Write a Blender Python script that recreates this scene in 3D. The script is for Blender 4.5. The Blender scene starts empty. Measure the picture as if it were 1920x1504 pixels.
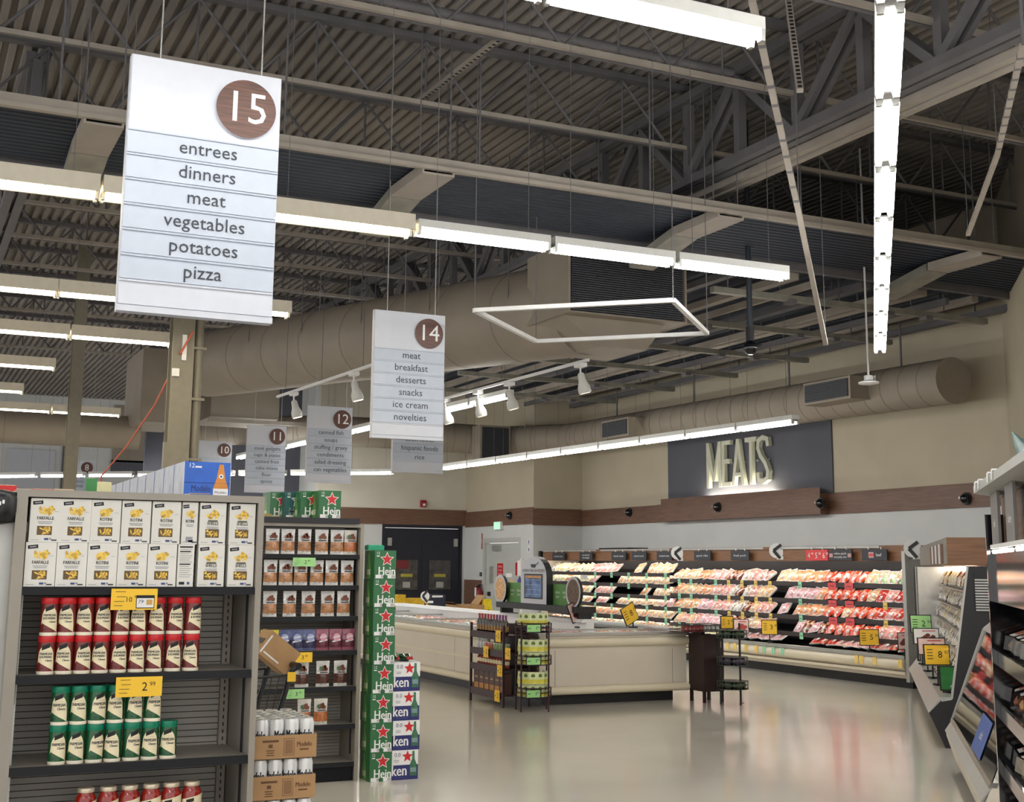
import bpy, math, random
from mathutils import Vector, Matrix

random.seed(7)
C = bpy.context.scene.collection
SC = bpy.context.scene

# ------------------------------------------------------------------ camera
F_PX, CX, CY, EYE = 2400.0, 960.0, 651.0, 1.75
PITCH, ROLL, YAW = math.atan(408 / 2400.0), 0.0087, math.radians(25.5)
FW = Vector((math.sin(YAW) * math.cos(PITCH), math.cos(YAW) * math.cos(PITCH), math.sin(PITCH)))
R0 = Vector((math.cos(YAW), -math.sin(YAW), 0)); U0 = R0.cross(FW)
RT = R0 * math.cos(ROLL) + U0 * math.sin(ROLL); UP = -R0 * math.sin(ROLL) + U0 * math.cos(ROLL)
CAM = Vector((0, 0, EYE))
cd = bpy.data.cameras.new('camera'); cam = bpy.data.objects.new('camera', cd); C.objects.link(cam)
cd.sensor_width = 36.0; cd.lens = F_PX / 1920 * 36.0; cd.shift_y = -101 / 1920.0
cd.clip_start = 0.05; cd.clip_end = 200
mw = Matrix((RT, UP, -FW)).transposed().to_4x4(); mw.translation = CAM
cam.matrix_world = mw
SC.camera = cam

# ------------------------------------------------------------------ world, exposure
SC.view_settings.view_transform = 'Standard'; SC.view_settings.look = 'None'
SC.view_settings.gamma = 1; SC.view_settings.use_curve_mapping = False
SC.view_settings.exposure = 1.4
W = bpy.data.worlds.new('world'); SC.world = W; W.use_nodes = True
W.node_tree.nodes['Background'].inputs[0].default_value = (1.0, 0.98, 0.95, 1)
W.node_tree.nodes['Background'].inputs[1].default_value = 0.55
TUBE = 11.0          # fluorescent tube radiance
SC.cycles.max_bounces = 6; SC.cycles.diffuse_bounces = 3; SC.cycles.glossy_bounces = 3
SC.cycles.transparent_max_bounces = 8; SC.cycles.sample_clamp_indirect = 6
SC.cycles.caustics_reflective = False; SC.cycles.caustics_refractive = False

def ray(x, y): return FW + RT * ((x - CX) / F_PX) - UP * ((y - CY) / F_PX)
def atX(x, y, X): d = ray(x, y); return CAM + d * (X / d.x)
def atY(x, y, Y): d = ray(x, y); return CAM + d * (Y / d.y)
def atZ(x, y, Z=0.0): d = ray(x, y); return CAM + d * ((Z - EYE) / d.z)
def atD(x, y, D): return CAM + ray(x, y) * D

# ------------------------------------------------------------------ materials
def lin(c):
    c = c / 255.0
    return c / 12.92 if c <= 0.04045 else ((c + 0.055) / 1.055) ** 2.4
def L3(rgb): return (lin(rgb[0]), lin(rgb[1]), lin(rgb[2]), 1)
MATS = {}
def pm(name, rgb, rough=.55, metal=0, var=.10, scale=14, spec=.5, emit=0, coat=0, alpha=1, bump=0, stretch=None):
    if name in MATS: return MATS[name]
    m = bpy.data.materials.new(name); m.use_nodes = True
    nt = m.node_tree; b = nt.nodes['Principled BSDF']
    b.inputs['Roughness'].default_value = rough; b.inputs['Metallic'].default_value = metal
    b.inputs['Specular IOR Level'].default_value = spec
    col = L3(rgb)
    b.inputs['Base Color'].default_value = col
    if coat: b.inputs['Coat Weight'].default_value = coat; b.inputs['Coat Roughness'].default_value = .08
    if alpha < 1: b.inputs['Alpha'].default_value = alpha
    if emit:
        b.inputs['Emission Color'].default_value = col; b.inputs['Emission Strength'].default_value = emit
        b.inputs['Base Color'].default_value = (.8, .8, .8, 1)
    elif var:
        tc = nt.nodes.new('ShaderNodeTexCoord'); n = nt.nodes.new('ShaderNodeTexNoise'); r = nt.nodes.new('ShaderNodeValToRGB')
        n.inputs['Scale'].default_value = scale; n.inputs['Detail'].default_value = 2
        if stretch:
            mp = nt.nodes.new('ShaderNodeMapping'); mp.inputs['Scale'].default_value = stretch
            nt.links.new(tc.outputs['Object'], mp.inputs[0]); nt.links.new(mp.outputs[0], n.inputs['Vector'])
        else: nt.links.new(tc.outputs['Object'], n.inputs['Vector'])
        e = r.color_ramp.elements
        e[0].position = .3; e[1].position = .7
        e[0].color = tuple(max(0, v * (1 - var)) for v in col[:3]) + (1,)
        e[1].color = tuple(min(1, v * (1 + var)) for v in col[:3]) + (1,)
        nt.links.new(n.outputs['Fac'], r.inputs[0]); nt.links.new(r.outputs[0], b.inputs['Base Color'])
        if bump:
            bp = nt.nodes.new('ShaderNodeBump'); bp.inputs['Strength'].default_value = bump; bp.inputs['Distance'].default_value = .01
            nt.links.new(n.outputs['Fac'], bp.inputs['Height']); nt.links.new(bp.outputs[0], b.inputs['Normal'])
    MATS[name] = m
    return m
def wood(name, rgb, rough, stretch, var=.22, sc=6):
    return pm(name, rgb, rough, var=var, scale=sc, stretch=stretch)

floor_m = pm('polished_floor', (206, 201, 191), .12, var=.05, scale=.7, spec=.6)
deck_m = pm('deck_paint', (146, 140, 134), .8, var=.12, scale=.9)
steel_m = pm('painted_steel', (104, 102, 105), .65, var=.12, scale=3)
palesteel_m = pm('pale_steel', (160, 152, 142), .55, var=.1, scale=3)
navy_m = pm('navy_deck', (34, 43, 58), .6, var=.15, scale=2)
duct_m = pm('duct_paint', (148, 138, 125), .6, var=.06, scale=2)
ductd_m = pm('duct_seam', (132, 122, 109), .7, var=.06)
grille_m = pm('grille_dark', (48, 50, 56), .6)
cream_m = pm('wall_cream', (192, 182, 160), .75, var=.04, scale=1.5)
cream2_m = pm('wall_pale', (212, 207, 194), .75, var=.04, scale=1.5)
white_wall_m = pm('wall_white', (206, 208, 207), .7, var=.03, scale=1.5)
slate_m = pm('wall_slate', (88, 90, 100), .7, var=.05, scale=2)
band_m = wood('band_wood', (112, 82, 66), .5, (.5, .5, 9))
walnut_m = wood('walnut', (92, 58, 46), .45, (2, 2, 30), var=.45, sc=3)
canopy_m = wood('canopy_wood', (128, 90, 62), .45, (.5, .5, 12))
black_m = pm('black_plastic', (22, 23, 28), .4)
dark_m = pm('dark_metal', (40, 40, 44), .45, metal=.3)
navydoor_m = pm('door_navy', (28, 30, 42), .5)
white_m = pm('white_paint', (232, 232, 232), .5, var=.03)
sign_m = pm('sign_white', (196, 199, 208), .45, var=.02)
strip_m = pm('sign_strip', (179, 187, 200), .45, var=.02)
txt_m = pm('ink_dark', (52, 56, 66), .6, var=.02)
ink_m = pm('ink_black', (18, 18, 20), .6, var=.02)
gond_m = pm('gondola_grey', (150, 144, 134), .5, var=.05, scale=4)
slat_m = pm('slat_grey', (172, 167, 160), .5, var=.05, scale=4)
lip_m = pm('shelf_lip', (13, 14, 19), .5, spec=.25)
case_m = pm('case_cream', (212, 203, 188), .45, var=.03, scale=2)
bump_m = pm('case_bumper', (222, 212, 188), .35, var=.03, scale=2)
yellow_m = pm('tag_yellow', (244, 196, 48), .5, var=.03)
green_t_m = pm('tag_green', (158, 214, 140), .5, var=.04)
chrome_m = pm('chrome', (196, 196, 194), .25, metal=1, var=.03)
alu_m = pm('aluminium', (182, 182, 178), .4, metal=.6, var=.04)
card_m = pm('cardboard', (176, 138, 96), .75, var=.08, scale=9)
cardd_m = pm('cardboard_print', (104, 72, 48), .75, var=.05)
red_m = pm('red_gloss', (200, 28, 32), .35)
tube_m = pm('tube_cool', (255, 254, 250), .5, emit=TUBE)
tubew_m = pm('tube_warm', (255, 240, 205), .5, emit=TUBE * .85)
house_m = pm('fixture_white', (214, 214, 210), .45, var=.03)
hood_m = pm('fixture_hood', (216, 208, 190), .5, var=.04)

# ------------------------------------------------------------------ mesh builder
TXT = {}
def text_mesh(s):
    if s not in TXT:
        cu = bpy.data.curves.new('lettering', 'FONT'); cu.body = s; cu.align_x = 'CENTER'; cu.align_y = 'CENTER'; cu.resolution_u = 2
        o = bpy.data.objects.new('lettering', cu); C.objects.link(o)
        bpy.context.view_layer.update()
        me = bpy.data.meshes.new_from_object(o)
        TXT[s] = ([v.co.copy() for v in me.vertices], [tuple(p.vertices) for p in me.polygons])
        bpy.data.objects.remove(o); bpy.data.curves.remove(cu); bpy.data.meshes.remove(me)
    return TXT[s]
def text_w(s):
    vs, _ = text_mesh(s)
    return (max(v.x for v in vs) - min(v.x for v in vs)) if vs else .01

class MB:
    def __init__(s): s.v = []; s.f = []; s.mi = []; s.sm = []; s.mats = []; s.T = None
    def m(s, mat):
        if mat not in s.mats: s.mats.append(mat)
        return s.mats.index(mat)
    def add(s, vs, fs, mat, smooth=False):
        b = len(s.v); k = s.m(mat)
        for p in vs:
            p = Vector(p); s.v.append(s.T @ p if s.T else p)
        for f in fs: s.f.append(tuple(b + i for i in f)); s.mi.append(k); s.sm.append(smooth)
        return s
    def box(s, x0, x1, y0, y1, z0, z1, mat):
        v = [(x0, y0, z0), (x1, y0, z0), (x1, y1, z0), (x0, y1, z0), (x0, y0, z1), (x1, y0, z1), (x1, y1, z1), (x0, y1, z1)]
        return s.add(v, [(0, 3, 2, 1), (4, 5, 6, 7), (0, 1, 5, 4), (1, 2, 6, 5), (2, 3, 7, 6), (3, 0, 4, 7)], mat)
    def quad(s, a, b, c, d, mat): return s.add([a, b, c, d], [(0, 1, 2, 3)], mat)
    def prism(s, prof, t0, t1, mat, axis='x', smooth=False, caps=True):
        # prof: 2D points; axis x: (y,z); y: (x,z); z: (x,y)
        def P(p, t): return {'x': (t, p[0], p[1]), 'y': (p[0], t, p[1]), 'z': (p[0], p[1], t)}[axis]
        n = len(prof); v = [P(p, t0) for p in prof] + [P(p, t1) for p in prof]
        f = [(i, (i + 1) % n, n + (i + 1) % n, n + i) for i in range(n)]
        s.add(v, f, mat, smooth)
        if caps: s.add(v, [tuple(range(n - 1, -1, -1)), tuple(range(n, 2 * n))], mat)
        return s
    def tube(s, p0, p1, r, mat, n=8, r1=None, caps=True, smooth=True):
        p0, p1 = Vector(p0), Vector(p1); d = (p1 - p0)
        if d.length < 1e-6: return s
        d.normalize(); a = d.orthogonal().normalized(); b = d.cross(a); r1 = r if r1 is None else r1
        v = []
        for P, q in ((p0, r), (p1, r1)):
            for i in range(n):
                t = 2 * math.pi * i / n; v.append(P + a * (q * math.cos(t)) + b * (q * math.sin(t)))
        s.add(v, [(i, (i + 1) % n, n + (i + 1) % n, n + i) for i in range(n)], mat, smooth)
        if caps: s.add(v, [tuple(range(n - 1, -1, -1)), tuple(range(n, 2 * n))], mat)
        return s
    def path(s, pts, r, mat, n=6):
        for a, b in zip(pts, pts[1:]): s.tube(a, b, r, mat, n)
        return s
    def bar(s, p0, p1, w, h, mat):
        p0, p1 = Vector(p0), Vector(p1); d = (p1 - p0).normalized()
        u = Vector((0, 0, 1)) if abs(d.z) < .95 else Vector((1, 0, 0))
        a = d.cross(u).normalized() * (w / 2); b = a.cross(d).normalized() * (h / 2)
        v = [p + x for p in (p0, p1) for x in (-a - b, a - b, a + b, -a + b)]
        return s.add(v, [(3, 2, 1, 0), (4, 5, 6, 7), (0, 1, 5, 4), (1, 2, 6, 5), (2, 3, 7, 6), (3, 0, 4, 7)], mat)
    def lathe(s, prof, mat, n=16, c=(0, 0, 0), smooth=True):
        v = []; k = len(prof)
        for r, z in prof:
            for i in range(n):
                t = 2 * math.pi * i / n; v.append((c[0] + r * math.cos(t), c[1] + r * math.sin(t), c[2] + z))
        f = [(j * n + i, j * n + (i + 1) % n, (j + 1) * n + (i + 1) % n, (j + 1) * n + i) for j in range(k - 1) for i in range(n)]
        s.add(v, f, mat, smooth)
        s.add(v, [tuple(range(n - 1, -1, -1)), tuple(range((k - 1) * n, k * n))], mat)
        return s
    def disc(s, c, r, mat, n=24, nx=(1, 0, 0), ny=(0, 0, 1), ry=None):
        c = Vector(c); nx = Vector(nx); ny = Vector(ny); ry = r if ry is None else ry
        v = [c + nx * (r * math.cos(2 * math.pi * i / n)) + ny * (ry * math.sin(2 * math.pi * i / n)) for i in range(n)]
        return s.add(v, [tuple(range(n))], mat)
    def text(s, t, size, o, mat, xd=(1, 0, 0), yd=(0, 0, 1), width=None, warp=None, bold=0):
        if bold and not warp:
            o = Vector(o)
            for q in (-1, 1): s.text(t, size, o + Vector(xd) * (bold * q), mat, xd, yd, width)
        vs, fs = text_mesh(t); o = Vector(o); xd = Vector(xd); yd = Vector(yd); k = size
        kx = k if not width else width / text_w(t)
        if warp and bold:
            for q in (-bold, bold): s.add([warp(v.x * kx + q, v.y * k) for v in vs], fs, mat)
        if warp: return s.add([warp(v.x * kx, v.y * k) for v in vs], fs, mat)
        return s.add([o + xd * (v.x * kx) + yd * (v.y * k) for v in vs], fs, mat)
    def decal(s, x, z, w, h, mat, y=0.0, rot=0.0):
        # flat print on a face looking along -y, centred at (x, z)
        c, q = math.cos(rot), math.sin(rot)
        P = [(-w / 2, -h / 2), (w / 2, -h / 2), (w / 2, h / 2), (-w / 2, h / 2)]
        return s.add([(x + a * c - b * q, y, z + a * q + b * c) for a, b in P], [(0, 1, 2, 3)], mat)
    def star(s, x, z, r, mat, y=0.0, k=.42):
        v = [(x + (r if i % 2 == 0 else r * k) * math.sin(math.pi * i / 5), y, z + (r if i % 2 == 0 else r * k) * math.cos(math.pi * i / 5)) for i in range(10)]
        return s.add(v + [(x, y, z)], [(10, (i + 1) % 10, i) for i in range(10)], mat)
    def build(s, name, parent=None, label=None):
        me = bpy.data.meshes.new(name); me.from_pydata([tuple(v) for v in s.v], [], s.f)
        for m in s.mats: me.materials.append(m)
        me.polygons.foreach_set('material_index', s.mi); me.polygons.foreach_set('use_smooth', s.sm)
        me.update()
        o = bpy.data.objects.new(name, me); C.objects.link(o)
        if parent: o.parent = parent
        if label: o['label'] = label
        return o

def tag(o, label, cat, group=None):
    o['label'] = label; o['category'] = cat
    if group: o['group'] = group
    return o
def thing(name, label, cat, loc=(0, 0, 0), rz=0.0, group=None):
    o = bpy.data.objects.new(name, None); C.objects.link(o); o.empty_display_size = .05
    o.location = loc; o.rotation_euler = (0, 0, rz)
    return tag(o, label, cat, group)
def struct(name, mb, label=None):
    o = mb.build(name); o['kind'] = 'structure'
    if label: o['label'] = label
    return o
def dup(o, loc=None, rz=None, label=None, group=None):
    c = o.copy(); C.objects.link(c)
    if loc is not None: c.location = loc
    if rz is not None: c.rotation_euler = (0, 0, rz)
    if label: c['label'] = label
    if group: c['group'] = group
    for ch in o.children:
        k = ch.copy(); C.objects.link(k); k.parent = c
        for g in ch.children:
            q = g.copy(); C.objects.link(q); q.parent = k
    return c
class Stock:
    # first request hands out the prototype itself, later ones copies of it
    def __init__(s, proto): s.p = proto; s.used = False
    def put(s, loc, rz=0.0, label=None, group=None):
        if not s.used:
            s.used = True; o = s.p; o.location = loc; o.rotation_euler = (0, 0, rz)
            if label: o['label'] = label
            if group: o['group'] = group
            return o
        return dup(s.p, loc, rz, label, group)
ORD = ['first', 'second', 'third', 'fourth', 'fifth', 'sixth', 'seventh', 'eighth', 'ninth', 'tenth', 'eleventh', 'twelfth', 'thirteenth',
       'fourteenth', 'fifteenth', 'sixteenth', 'seventeenth', 'eighteenth', 'nineteenth', 'twentieth']
def nth(i): return ORD[i] if i < 20 else '%d%s' % (i + 1, 'st' if (i + 1) % 10 == 1 and i != 10 else 'nd' if (i + 1) % 10 == 2 and i != 11 else 'rd' if (i + 1) % 10 == 3 and i != 12 else 'th')
E1 = Vector((math.sin(math.radians(40.7)), math.cos(math.radians(40.7)), 0)); E2 = Vector((E1.y, -E1.x, 0))
# ================================================================== SETTING
b = MB(); b.box(-9, 18, -5, 50, -.1, 0, floor_m); struct('floor', b)
# corrugated roof deck, ribs along y
b = MB(); pr = []; x = -9.0; zt = 7.3
while x < 18:
    pr += [(x, zt), (x + .07, zt), (x + .085, zt + .06), (x + .137, zt + .06)]; x += .152
v = [(p[0], -5, p[1]) for p in pr] + [(p[0], 50, p[1]) for p in pr]; n = len(pr)
b.add(v, [(i, n + i, n + i + 1, i + 1) for i in range(n - 1)], deck_m)
b.box(-9, 18, -5, 50, zt + .08, zt + .15, deck_m)
struct('ceiling', b)

XW, YS, XS, YF, XE, YB = 14.8, 27.05, 13.5, 31.02, 9.47, 32.7
BZ0, BZ1 = 2.67, 3.04
def wallbox(name, x0, x1, y0, y1, hole=None, top=cream_m, low=white_wall_m):
    b = MB()
    b.box(x0, x1, y0, y1, BZ1 - .1, 7.35, top)
    if not hole: b.box(x0, x1, y0, y1, 0, BZ1 - .1, low)
    else:
        a, c, h = hole
        if x1 - x0 > y1 - y0:
            b.box(x0, a, y0, y1, 0, BZ1 - .1, low); b.box(c, x1, y0, y1, 0, BZ1 - .1, low); b.box(a, c, y0, y1, h, BZ1 - .1, low)
        else:
            b.box(x0, x1, y0, a, 0, BZ1 - .1, low); b.box(x0, x1, c, y1, 0, BZ1 - .1, low); b.box(x0, x1, a, c, h, BZ1 - .1, low)
    return struct(name, b)
wallbox('wall_right', XW, XW + .2, 13.9, YS)
wallbox('wall_step', XS, XW + .2, YS, YS + .2)
wallbox('wall_corner', XS, XS + .2, YS + .2, YF, hole=(27.72, 29.92, 2.4))
wallbox('wall_back', XE, XS + .2, YF, YF + .2, hole=(11.19, 13.4, 2.74), top=cream2_m)
wallbox('wall_return', XE, XE + .2, YF + .2, YB, top=white_wall_m)
wallbox('wall_recess', 5.5, XE + .2, YB, YB + .2, top=slate_m)
b = MB()
b.box(-9, 15, 46, 46.2, 0, 7.35, white_wall_m)
for (u0, v0, u1, v1, m_) in ((207, 888, 300, 866, slate_m), (112, 930, 122, 835, slate_m), (10, 915, 104, 845, sign_m), (210, 866, 560, 780, duct_m)):
    a, c = atY(u0, v0, 45.97), atY(u1, v1, 45.97); b.box(a.x, c.x, 45.95, 46, a.z, c.z, m_)
struct('wall_far', b)
b = MB(); b.T = Matrix.Translation((XW, 13.9, 0)) @ Matrix(((E2.x, E1.x, 0), (E2.y, E1.y, 0), (0, 0, 1))).to_4x4()
b.box(0, .2, -9, 0, BZ1 - .1, 7.35, cream_m); b.box(0, .2, -9, 0, 0, BZ1 - .1, white_wall_m)
struct('wall_diagonal', b)
# wood band round the walls
t = .03
b = MB(); b.box(XW - t, XW, 13.9, 18.0, BZ0, BZ1, band_m); struct('trim_1', b)
b = MB(); b.box(XW - t, XW, 23.35, YS, BZ0, BZ1, band_m); struct('trim_2', b)
b = MB(); b.box(XS - t, XW - t, YS - t, YS, BZ0, BZ1 + .02, band_m); struct('trim_3', b)
b = MB(); b.box(XS - t, XS, YS, YF - t, BZ0 + .03, BZ1 + .05, band_m); struct('trim_4', b)
b = MB(); b.box(XE - t, XS, YF - t, YF, BZ0 + .07, BZ1 + .1, band_m); struct('trim_5', b)
b = MB(); b.box(5.5, XE, YB - t, YB, BZ0 + .1, BZ1 + .1, band_m); struct('trim_6', b)
b = MB(); b.T = Matrix.Translation((XW, 13.9, 0)) @ Matrix(((E2.x, E1.x, 0), (E2.y, E1.y, 0), (0, 0, 1))).to_4x4(); b.box(-t, 0, -9, 0, BZ0, BZ1, band_m); struct('trim_7', b)
b = MB(); b.box(XS - .025, XS, 29.95, YF, 0, 1.36, band_m); struct('trim_8', b, 'brown wainscot panel by the exit door')
b = MB(); b.box(XW - .22, XW, 18.0, 23.35, BZ0, BZ1 - .01, band_m)          # deeper ledge under the lettering
struct('trim_9', b)
b = MB(); b.box(XW - .03, XW - .001, 17.87, 23.2, BZ1 - .01, 4.62, slate_m); struct('trim_10', b, 'dark slate panel behind the letters')

# double traffic doors in the back wall
d = bpy.data.objects.new('door_1', None); C.objects.link(d); d.location = (12.295, YF, 0); d['kind'] = 'structure'
b = MB(); b.box(-1.1, -1.04, -.03, .12, 0, 2.74, navydoor_m).box(1.04, 1.1, -.03, .12, 0, 2.74, navydoor_m).box(-1.04, 1.04, -.03, .12, 2.66, 2.74, navydoor_m); b.build('door_frame', d)
plate_m = pm('door_window', (74, 72, 70), .25, var=.4, scale=6)
yelink_m = pm('door_sticker', (170, 160, 60), .5)
for k, (x0, x1) in enumerate(((-1.03, -.005), (.005, 1.03))):
    b = MB(); b.box(x0, x1, .02, .07, .01, 2.65, navydoor_m); lf = b.build('door_leaf', d)
    cx = (x0 + x1) / 2 + (-.02 if k else .1)
    b = MB(); b.box(cx - .3, cx + .3, .0, .02, 1.1, 1.85, plate_m); b.box(cx - .16, cx + .16, -.005, 0, 1.42, 1.5, yelink_m); b.box(cx - .1, cx + .1, -.006, 0, 1.15, 1.3, alu_m)
    if not k: b.box(cx - .28, cx + .05, -.004, 0, 1.62, 1.84, pm('door_poster', (120, 40, 44), .5))
    b.build('door_window', lf)
    b = MB(); xx = -.95 if not k else .87; b.box(xx, xx + .1, -.04, .02, 2.2, 2.4, alu_m); b.build('door_hinge', lf)
# steel exit door in the side wall
d = bpy.data.objects.new('door_2', None); C.objects.link(d); d.location = (XS, 28.82, 0); d['kind'] = 'structure'
steeld_m = pm('door_grey', (186, 188, 184), .5, var=.03)
b = MB(); b.box(.0, .1, -1.1, -.98, 0, 2.4, steeld_m).box(.0, .1, .98, 1.1, 0, 2.4, steeld_m).box(.0, .1, -.98, .98, 2.28, 2.4, steeld_m); b.build('door_frame', d)
for y0, y1 in ((-.97, -.27), (-.26, .97)):
    b = MB(); b.box(.05, .1, y0, y1, .01, 2.27, steeld_m); lf = b.build('door_leaf', d)
    if y1 > 0:
        b = MB(); b.box(0, .05, .1, .55, 2.08, 2.22, alu_m); b.build('door_closer', lf)
        b = MB(); b.box(.0, .05, .7, .8, .98, 1.08, dark_m); b.box(.01, .05, .55, .7, 1.3, 1.7, alu_m); b.build('door_handle', lf)
        b = MB(); b.box(.043, .05, -.02, .32, 1.44, 1.78, red_m)
        for q in range(3): b.text('DOOR', .07, (.042, .15, 1.7 - q * .09), white_m, xd=(0, -1, 0), width=.22)
        b.build('door_notice', lf)
    else:
        b = MB(); b.box(.043, .05, -.66, -.4, 1.1, 1.4, pm('notice_cream', (214, 190, 150), .6)); b.box(.043, .05, -.9, -.72, 1.5, 1.8, red_m); b.build('door_notice', lf)

# ------------------------------------------------------------------ roof steel
def joist(y, x0, x1, zb=6.5, zt2=7.22):
    b = MB()
    for dy in (-.035, .035):
        b.box(x0, x1, y + dy - .025, y + dy + .025, zb, zb + .05, palesteel_m if dy < 0 else steel_m)
    b.box(x0, x1, y - .06, y + .06, zt2, zt2 + .07, steel_m)
    x = x0; k = 0
    while x < x1 - .6:
        b.tube((x, y, zb + .04 if k % 2 else zt2), (x + .6, y, zt2 if k % 2 else zb + .04), .018, steel_m, 5, caps=False)
        if k % 2: b.tube((x + .6, y, zb + .04), (x + .6, y, zt2), .014, steel_m, 5, caps=False)
        x += .6; k += 1
    o = struct('ceiling_joist', b); return o
for i, y in enumerate((4.15, 6.12, 8.09, 10.06, 12.03, 14.0, 15.97, 17.94, 19.91, 21.88, 23.85, 26, 28.4, 30.6)):
    joist(y, -8.5, 14.6 if y < 27 else 13.4)
def girder(x, y0, y1):
    b = MB(); zb, zt2 = 6.1, 7.05
    for dx in (-.07, .07):
        b.box(x + dx - .05, x + dx + .05, y0, y1, zt2, zt2 + .1, steel_m); b.box(x + dx - .05, x + dx + .05, y0, y1, zb - .05, zb + .05, steel_m)
    y = y0; k = 0
    while y < y1 - 1:
        for dx in (-.06, .06):
            b.bar((x + dx, y, zb if k % 2 else zt2), (x + dx, y + 1.0, zt2 if k % 2 else zb), .06, .09, steel_m)
        b.bar((x, y, zb), (x, y, zt2), .1, .1, steel_m)
        y += 1.0; k += 1
    struct('ceiling_girder', b)
girder(7.98, 3.0, 30.5); girder(1.0, 14, 45)
# rail and pipe under the girder
b = MB(); b.box(8.14, 8.24, 4.5, 14.0, 5.98, 6.06, palesteel_m).box(8.25, 8.32, 4.5, 14.0, 5.95, 6.0, palesteel_m)
for y in (6, 9, 12): b.tube((8.19, y, 6.06), (8.19, y, 7.2), .012, steel_m, 5)
tag(b.build('ceiling_rail'), 'pale double rail running under the roof girder behind the long ceiling lamp row', 'rail')
b = MB(); b.tube((-6, 10.6, 6.9), (7.6, 10.6, 6.9), .05, steel_m, 8)
for x in (-4, 0, 4, 7): b.tube((x, 10.6, 6.9), (x, 10.6, 7.3), .01, steel_m, 5)
tag(b.build('sprinkler_pipe'), 'grey pipe crossing under the roof deck above the aisle fifteen sign', 'pipe')
b = MB(); pts = [atZ(1770, 150, 6.85), atZ(1300, 325, 6.85)]; b.tube(pts[0], pts[1], .06, steel_m, 8)
for p in pts: b.tube(p, p + Vector((0, 0, .5)), .012, steel_m, 5)
tag(b.build('sprinkler_pipe'), 'grey pipe lying close above the pale rail at upper right', 'pipe')
# braces of perforated angle under the deck
for k, (p, q, lab) in enumerate((((1330 - 260, 0), (790, 190), 'perforated steel brace rising from the lower joist to the top lamp'), ((1480, 0), (1590, 420), 'perforated upright strut left of the long lamp row'))):
    if k == 0: a, c = atZ(945, 65, 6.62), atZ(785, 190, 6.62)
    else: a, c = atZ(1478, 0, 6.3), atD(1500, 170, 9.6)
    b = MB(); b.bar(a, c, .05, .04, palesteel_m)
    for i in range(24):
        q2 = a.lerp(c, (i + .5) / 24); b.bar(q2 - (c - a).normalized() * .012, q2 + (c - a).normalized() * .012, .03, .05, dark_m)
    b.tube(a, Vector((a.x, a.y, 7.3)), .01, steel_m, 5)
    tag(b.build('perforated_brace'), lab, 'brace')
# long pale conduits that hang down beside the lamp row
def conduit(pix, depths, lab, r=.03):
    pts = [atD(x, y, d) for (x, y), d in zip(pix, depths)]
    b = MB()
    for i in range(len(pts) - 1):
        b.bar(pts[i], pts[i + 1], r * 1.6, r * 1.2, palesteel_m)
    for i in range(1, 12):
        q = pts[0].lerp(pts[1], i / 12); b.bar(q - (pts[1] - pts[0]).normalized() * .02, q + (pts[1] - pts[0]).normalized() * .02, r * 1.75, r * 1.3, steel_m)
    b.tube(pts[0], (pts[0].x, pts[0].y, 7.3), .012, steel_m, 5)
    for p in pts[1:]: b.tube(p, (p.x, p.y, 7.3), .004, steel_m, 4)
    tag(b.build('conduit_channel'), lab, 'conduit')
conduit([(1410, 0), (1498, 400), (1548, 645)], (8.6, 11.4, 13.5), 'long pale slotted channel slanting down left of the double lamp row', .03)
conduit([(1918, 85), (1870, 290), (1815, 440)], (9.0, 11.4, 13.6), 'pale slotted channel slanting down at the right of the double lamp row', .028)

# ------------------------------------------------------------------ navy corrugated soffit across the store
def corr(name, x0, x1, y0, y1, z, along, pitch=.11, mat=navy_m, dep=.03):
    b = MB(); pr = []; a, e = (y0, y1) if along == 'x' else (x0, x1); t = a
    while t < e - pitch * .5: pr += [(t, z), (t + pitch * .5, z), (t + pitch * .6, z + dep), (t + pitch * .9, z + dep)]; t += pitch
    n = len(pr); s0, s1 = (x0, x1) if along == 'x' else (y0, y1)
    P = (lambda p, s: (s, p[0], p[1])) if along == 'x' else (lambda p, s: (p[0], s, p[1]))
    v = [P(p, s0) for p in pr] + [P(p, s1) for p in pr]
    b.add(v, [(i, i + 1, n + i + 1, n + i) for i in range(n - 1)], mat)
    b.box(x0, x1, y0, y1, z + dep + .01, z + dep + .05, mat)
    return b
b = corr('s', -6, 14.5, 11.35, 13.05, 5.62, 'x'); o = struct('ceiling_soffit', b)
b = MB(); b.box(-6, 14.4, 11.22, 11.34, 5.58, 5.68, palesteel_m).box(-6, 14.4, 11.15, 11.2, 5.54, 5.58, palesteel_m)
for x in range(-5, 14, 2): b.tube((x, 11.28, 5.68), (x, 11.28, 7.25), .012, steel_m, 5)
struct('ceiling_edge_beam', b)
b = MB(); b.box(-6, 14.4, 13.06, 13.14, 5.55, 5.68, steel_m)
for x in range(-5, 14, 2): b.tube((x + .4, 13.1, 5.68), (x + .4, 13.1, 7.25), .012, steel_m, 5)
struct('ceiling_edge_beam', b)
galv_m = pm('galvanised', (150, 148, 138), .45, metal=.3, var=.15, scale=5)
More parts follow.
